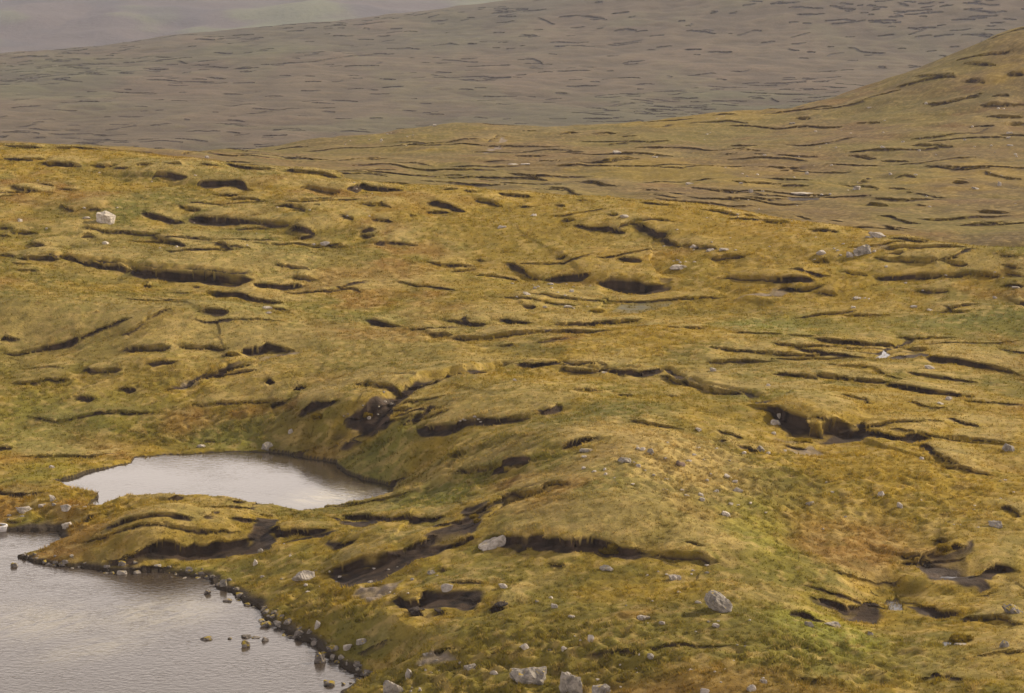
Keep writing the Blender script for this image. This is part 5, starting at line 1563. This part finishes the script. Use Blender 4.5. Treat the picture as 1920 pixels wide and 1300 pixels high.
def tussock(u, v, wpx, hpx, label, name='grass_tussock', colr=OLIVE, blades=True):
    g = near.hit(u, v)
    if g is None:
        return
    px = g[3] / FPX
    w, h = wpx * px, hpx * px
    root = bpy.data.objects.new(name, None)
    COL.objects.link(root)
    ex, ey = g[0] / g[3], g[1] / g[3]
    x, y = g[0] + ex * w * .3, g[1] + ey * w * .3
    h *= .6
    root.location = (x, y, min(g[2], float(near.sample(near.Z, x, y))) - .2 * h)
    put(root, label, 'tussock' if blades else 'peat lump', TU)
    NSTONE[0] += 1
    me = stone_mesh('peat_base', w * .92, w * .85, h * .95, NSTONE[0] * 5 + 1, cuts=5, sub=4, lump=.45)
    me.materials.append(STONE['peat'])
    ob = bpy.data.objects.new('peat_base', me)
    COL.objects.link(ob)
    ob.parent = root
    if blades:
        n = int(900 * max(w, .5))
        V = np.array([q.co[:] for q in me.vertices])
        V = V[V[:, 2] > h * .22]
        r = np.random.default_rng(NSTONE[0])
        q = V[r.integers(0, len(V), n)] + r.normal(0, .02, (n, 3))
        colr = near.sample(near_rgba, np.array([x]), np.array([y]))[0, :3] * .4 + GOLD * .35 + OLIVE * .45
        c = np.broadcast_to(colr, (n, 3)) * r.normal(1.1, .2, (n, 1)).clip(.6, 1.7)
        hh = r.uniform(.05, .10, n)
        gb = blades_mesh('grass', q[:, 0], q[:, 1], q[:, 2], c, hh, hh * .35, 6, lean=(-.1, -.25), seed=NSTONE[0])
        gb.parent = root


for a in [
 (1151,1030,24,19,"small round grass tussock at the foot of the flat-topped mound's peat face"),(1143,1038,46,11,"low grass clump just below the round tussock under the mound"),
 (1120,586,30,10,"low dark grass tussock alone on the moor left of the slimy flat"),(1803,1206,46,24,"round dark tussock beside a tiny pool at lower right"),
 (1770,1034,30,24,"square grassy block slumped into the muddy stream hollow"),
 (597,787,28,20,"round mossy tussock in the gully above the small pond"),(690,783,16,15,"small dark tussock on the peat floor of the gully"),(890,972,16,10,"small grass tussock on the muddy junction of the peat gullies"),(895,980,14,9,"lower small tussock on the muddy junction of the peat gullies"),
 (1505,830,36,9,"low dark turf island below the big peat scar"),(438,668,30,14,"rounded turf island at the foot of the dark bank above the pond")]:
    tussock(*a)
for a in [(783,1153,44,26,"black peat lump in the middle of the bare peat hollow"),(825,1149,26,13,"smaller black peat lump right of the bigger one in the hollow"),(940,1138,30,16,"dark peat clump on grass right of the bare peat hollow")]:
    tussock(*a, name='peat_lump', blades=False)

# ------------------------------------------------------------------ the rowing boat whose bow shows at the left edge
def plain_material(name, colr, rough):
    m, nt, bs, out = new_mat(name)
    geo = nt.nodes.new("ShaderNodeNewGeometry")
    n = nt.nodes.new("ShaderNodeTexNoise")
    n.inputs['Scale'].default_value = 9
    n.inputs['Detail'].default_value = 5
    nt.links.new(geo.outputs['Position'], n.inputs['Vector'])
    r = nt.nodes.new("ShaderNodeValToRGB")
    r.color_ramp.elements[0].color = tuple(c * .72 for c in colr) + (1,)
    r.color_ramp.elements[0].position = .3
    r.color_ramp.elements[1].color = colr + (1,)
    r.color_ramp.elements[1].position = .6
    nt.links.new(n.outputs['Fac'], r.inputs['Fac'])
    nt.links.new(r.outputs['Color'], bs.inputs['Base Color'])
    bs.inputs['Roughness'].default_value = rough
    return m


white_paint, grey_paint, wood = plain_material('boat_white', (.78, .74, .72), .45), plain_material('boat_grey', (.26, .26, .26), .7), plain_material('boat_wood', (.35, .24, .14), .7)
BL, BW, BH = 3.6, 1.5, .40


def hull_ring(t, k, inset):
    """t 0 stern .. 1 bow, k 0 keel .. 1 gunwale -> half width, height, along"""
    half = (BW / 2) * max(1 - max(0, (t - .35) / .65) ** 2.6, 0) ** .55 * (.82 + .18 * min(1, t / .25))
    sheer = BH + .07 * max(0, (t - .5) / .5) ** 2
    b = half * (1 - (1 - k) ** 2.2) ** .6
    return max(b - inset, .004), sheer * k + .0, BL * (t - 1) + .10 * k * t ** 6


def boat_shell(name, inset, floor, mat, parent, thick):
    bm = bmesh.new()
    NT_, NK = 22, 8
    rows = []
    for i in range(NT_ + 1):
        t = i / NT_
        row = []
        for s in (-1, 1):
            ks = [j / NK for j in range(NK + 1)]
            ks = ks[::-1] if s < 0 else ks[1:]
            for k in ks:
                b, z, x = hull_ring(t, k, inset)
                row.append(bm.verts.new((x - inset * t, s * b * (1 if k > 0 else 0), max(z, floor))))
        rows.append(row)
    for a, b in zip(rows[:-1], rows[1:]):
        for j in range(len(a) - 1):
            bm.faces.new((a[j], a[j + 1], b[j + 1], b[j]))
    bm.faces.new(rows[0])
    bmesh.ops.recalc_face_normals(bm, faces=bm.faces[:])
    me = bpy.data.meshes.new(name)
    bm.to_mesh(me)
    bm.free()
    me.polygons.foreach_set('use_smooth', np.ones(len(me.polygons), bool))
    me.materials.append(mat)
    ob = bpy.data.objects.new(name, me)
    COL.objects.link(ob)
    ob.parent = parent
    return ob


boat = bpy.data.objects.new('rowing_boat', None)
COL.objects.link(boat)
put(boat, "white rowing boat with grey inside at the left edge, only its bow in view", 'boat')
boat_shell('hull', 0.0, 0.0, white_paint, boat, .03)
boat_shell('lining', 0.06, 0.10, grey_paint, boat, .02)
bm = bmesh.new()
prev = None
rim = []
for s in (-1, 1):
    for i in (range(31) if s < 0 else range(29, -1, -1)):
        b, z, x = hull_ring(i / 30, 1.0, 0)
        rim.append((x, s * b, z))
for (x, y, z) in rim:
    c = Vector((x, y, 0))
    n = Vector((x - (-BL * .5), y * 3, 0)).normalized()
    q = [bm.verts.new((x + n.x * o, y + n.y * o, z + h)) for o, h in ((.03, -.06), (.03, .02), (-.05, .02), (-.05, -.06))]
    if prev:
        for j in range(4):
            bm.faces.new((prev[j], prev[(j + 1) % 4], q[(j + 1) % 4], q[j]))
    prev = q
bmesh.ops.recalc_face_normals(bm, faces=bm.faces[:])
me = bpy.data.meshes.new('gunwale')
bm.to_mesh(me)
bm.free()
me.materials.append(white_paint)
ob = bpy.data.objects.new('gunwale', me)
COL.objects.link(ob)
ob.parent = boat
for t in (.25, .55, .82):
    bw, z, x = hull_ring(t, .72, .05)
    bm = bmesh.new()
    bmesh.ops.create_cube(bm, size=1.0)
    for v in bm.verts:
        v.co = (x + v.co.x * .22, v.co.y * 2 * bw, z + v.co.z * .03)
    bmesh.ops.bevel(bm, geom=bm.edges[:], offset=.008, segments=1, affect='EDGES')
    me = bpy.data.meshes.new('seat')
    bm.to_mesh(me)
    bm.free()
    me.materials.append(wood)
    ob = bpy.data.objects.new('seat', me)
    COL.objects.link(ob)
    ob.parent = boat
bx, by, _ = at_z(5, 1001, 0)
boat.location = (bx + .06, by + .55, LAKE_Z - .12)
boat.rotation_euler = (0, 0, math.radians(-8))

# ------------------------------------------------------------------ the air between
hz = bpy.data.materials.new('haze')
hz.use_nodes = True
nt = hz.node_tree
nt.nodes.clear()
out = nt.nodes.new("ShaderNodeOutputMaterial")
pv = nt.nodes.new("ShaderNodeVolumePrincipled")
pv.inputs['Color'].default_value = (.77, .81, 1.0, 1)
pv.inputs['Density'].default_value = 0.00008
pv.inputs['Anisotropy'].default_value = .1
nt.links.new(pv.outputs[0], out.inputs['Volume'])
zlo = min(near.Z.min(), far.Z.min(), back.Z.min(), -2.0) - 1.0
zhi = max(near.Z.max(), far.Z.max(), back.Z.max(), CAM_H) + 6.0
bm = bmesh.new()
bmesh.ops.create_cube(bm, size=1.0)
for v in bm.verts:
    v.co = (v.co.x * 4400, 1750 + v.co.y * 3700, (zlo + zhi) / 2 + v.co.z * (zhi - zlo))
me = bpy.data.meshes.new('haze')
bm.to_mesh(me)
bm.free()
me.materials.append(hz)
ob = bpy.data.objects.new('haze', me)
COL.objects.link(ob)
ob['kind'] = 'stuff'
print('haze', zlo, zhi, 'stones', len([o for o in COL.objects if o.name.startswith(('stone', 'boulder'))]))
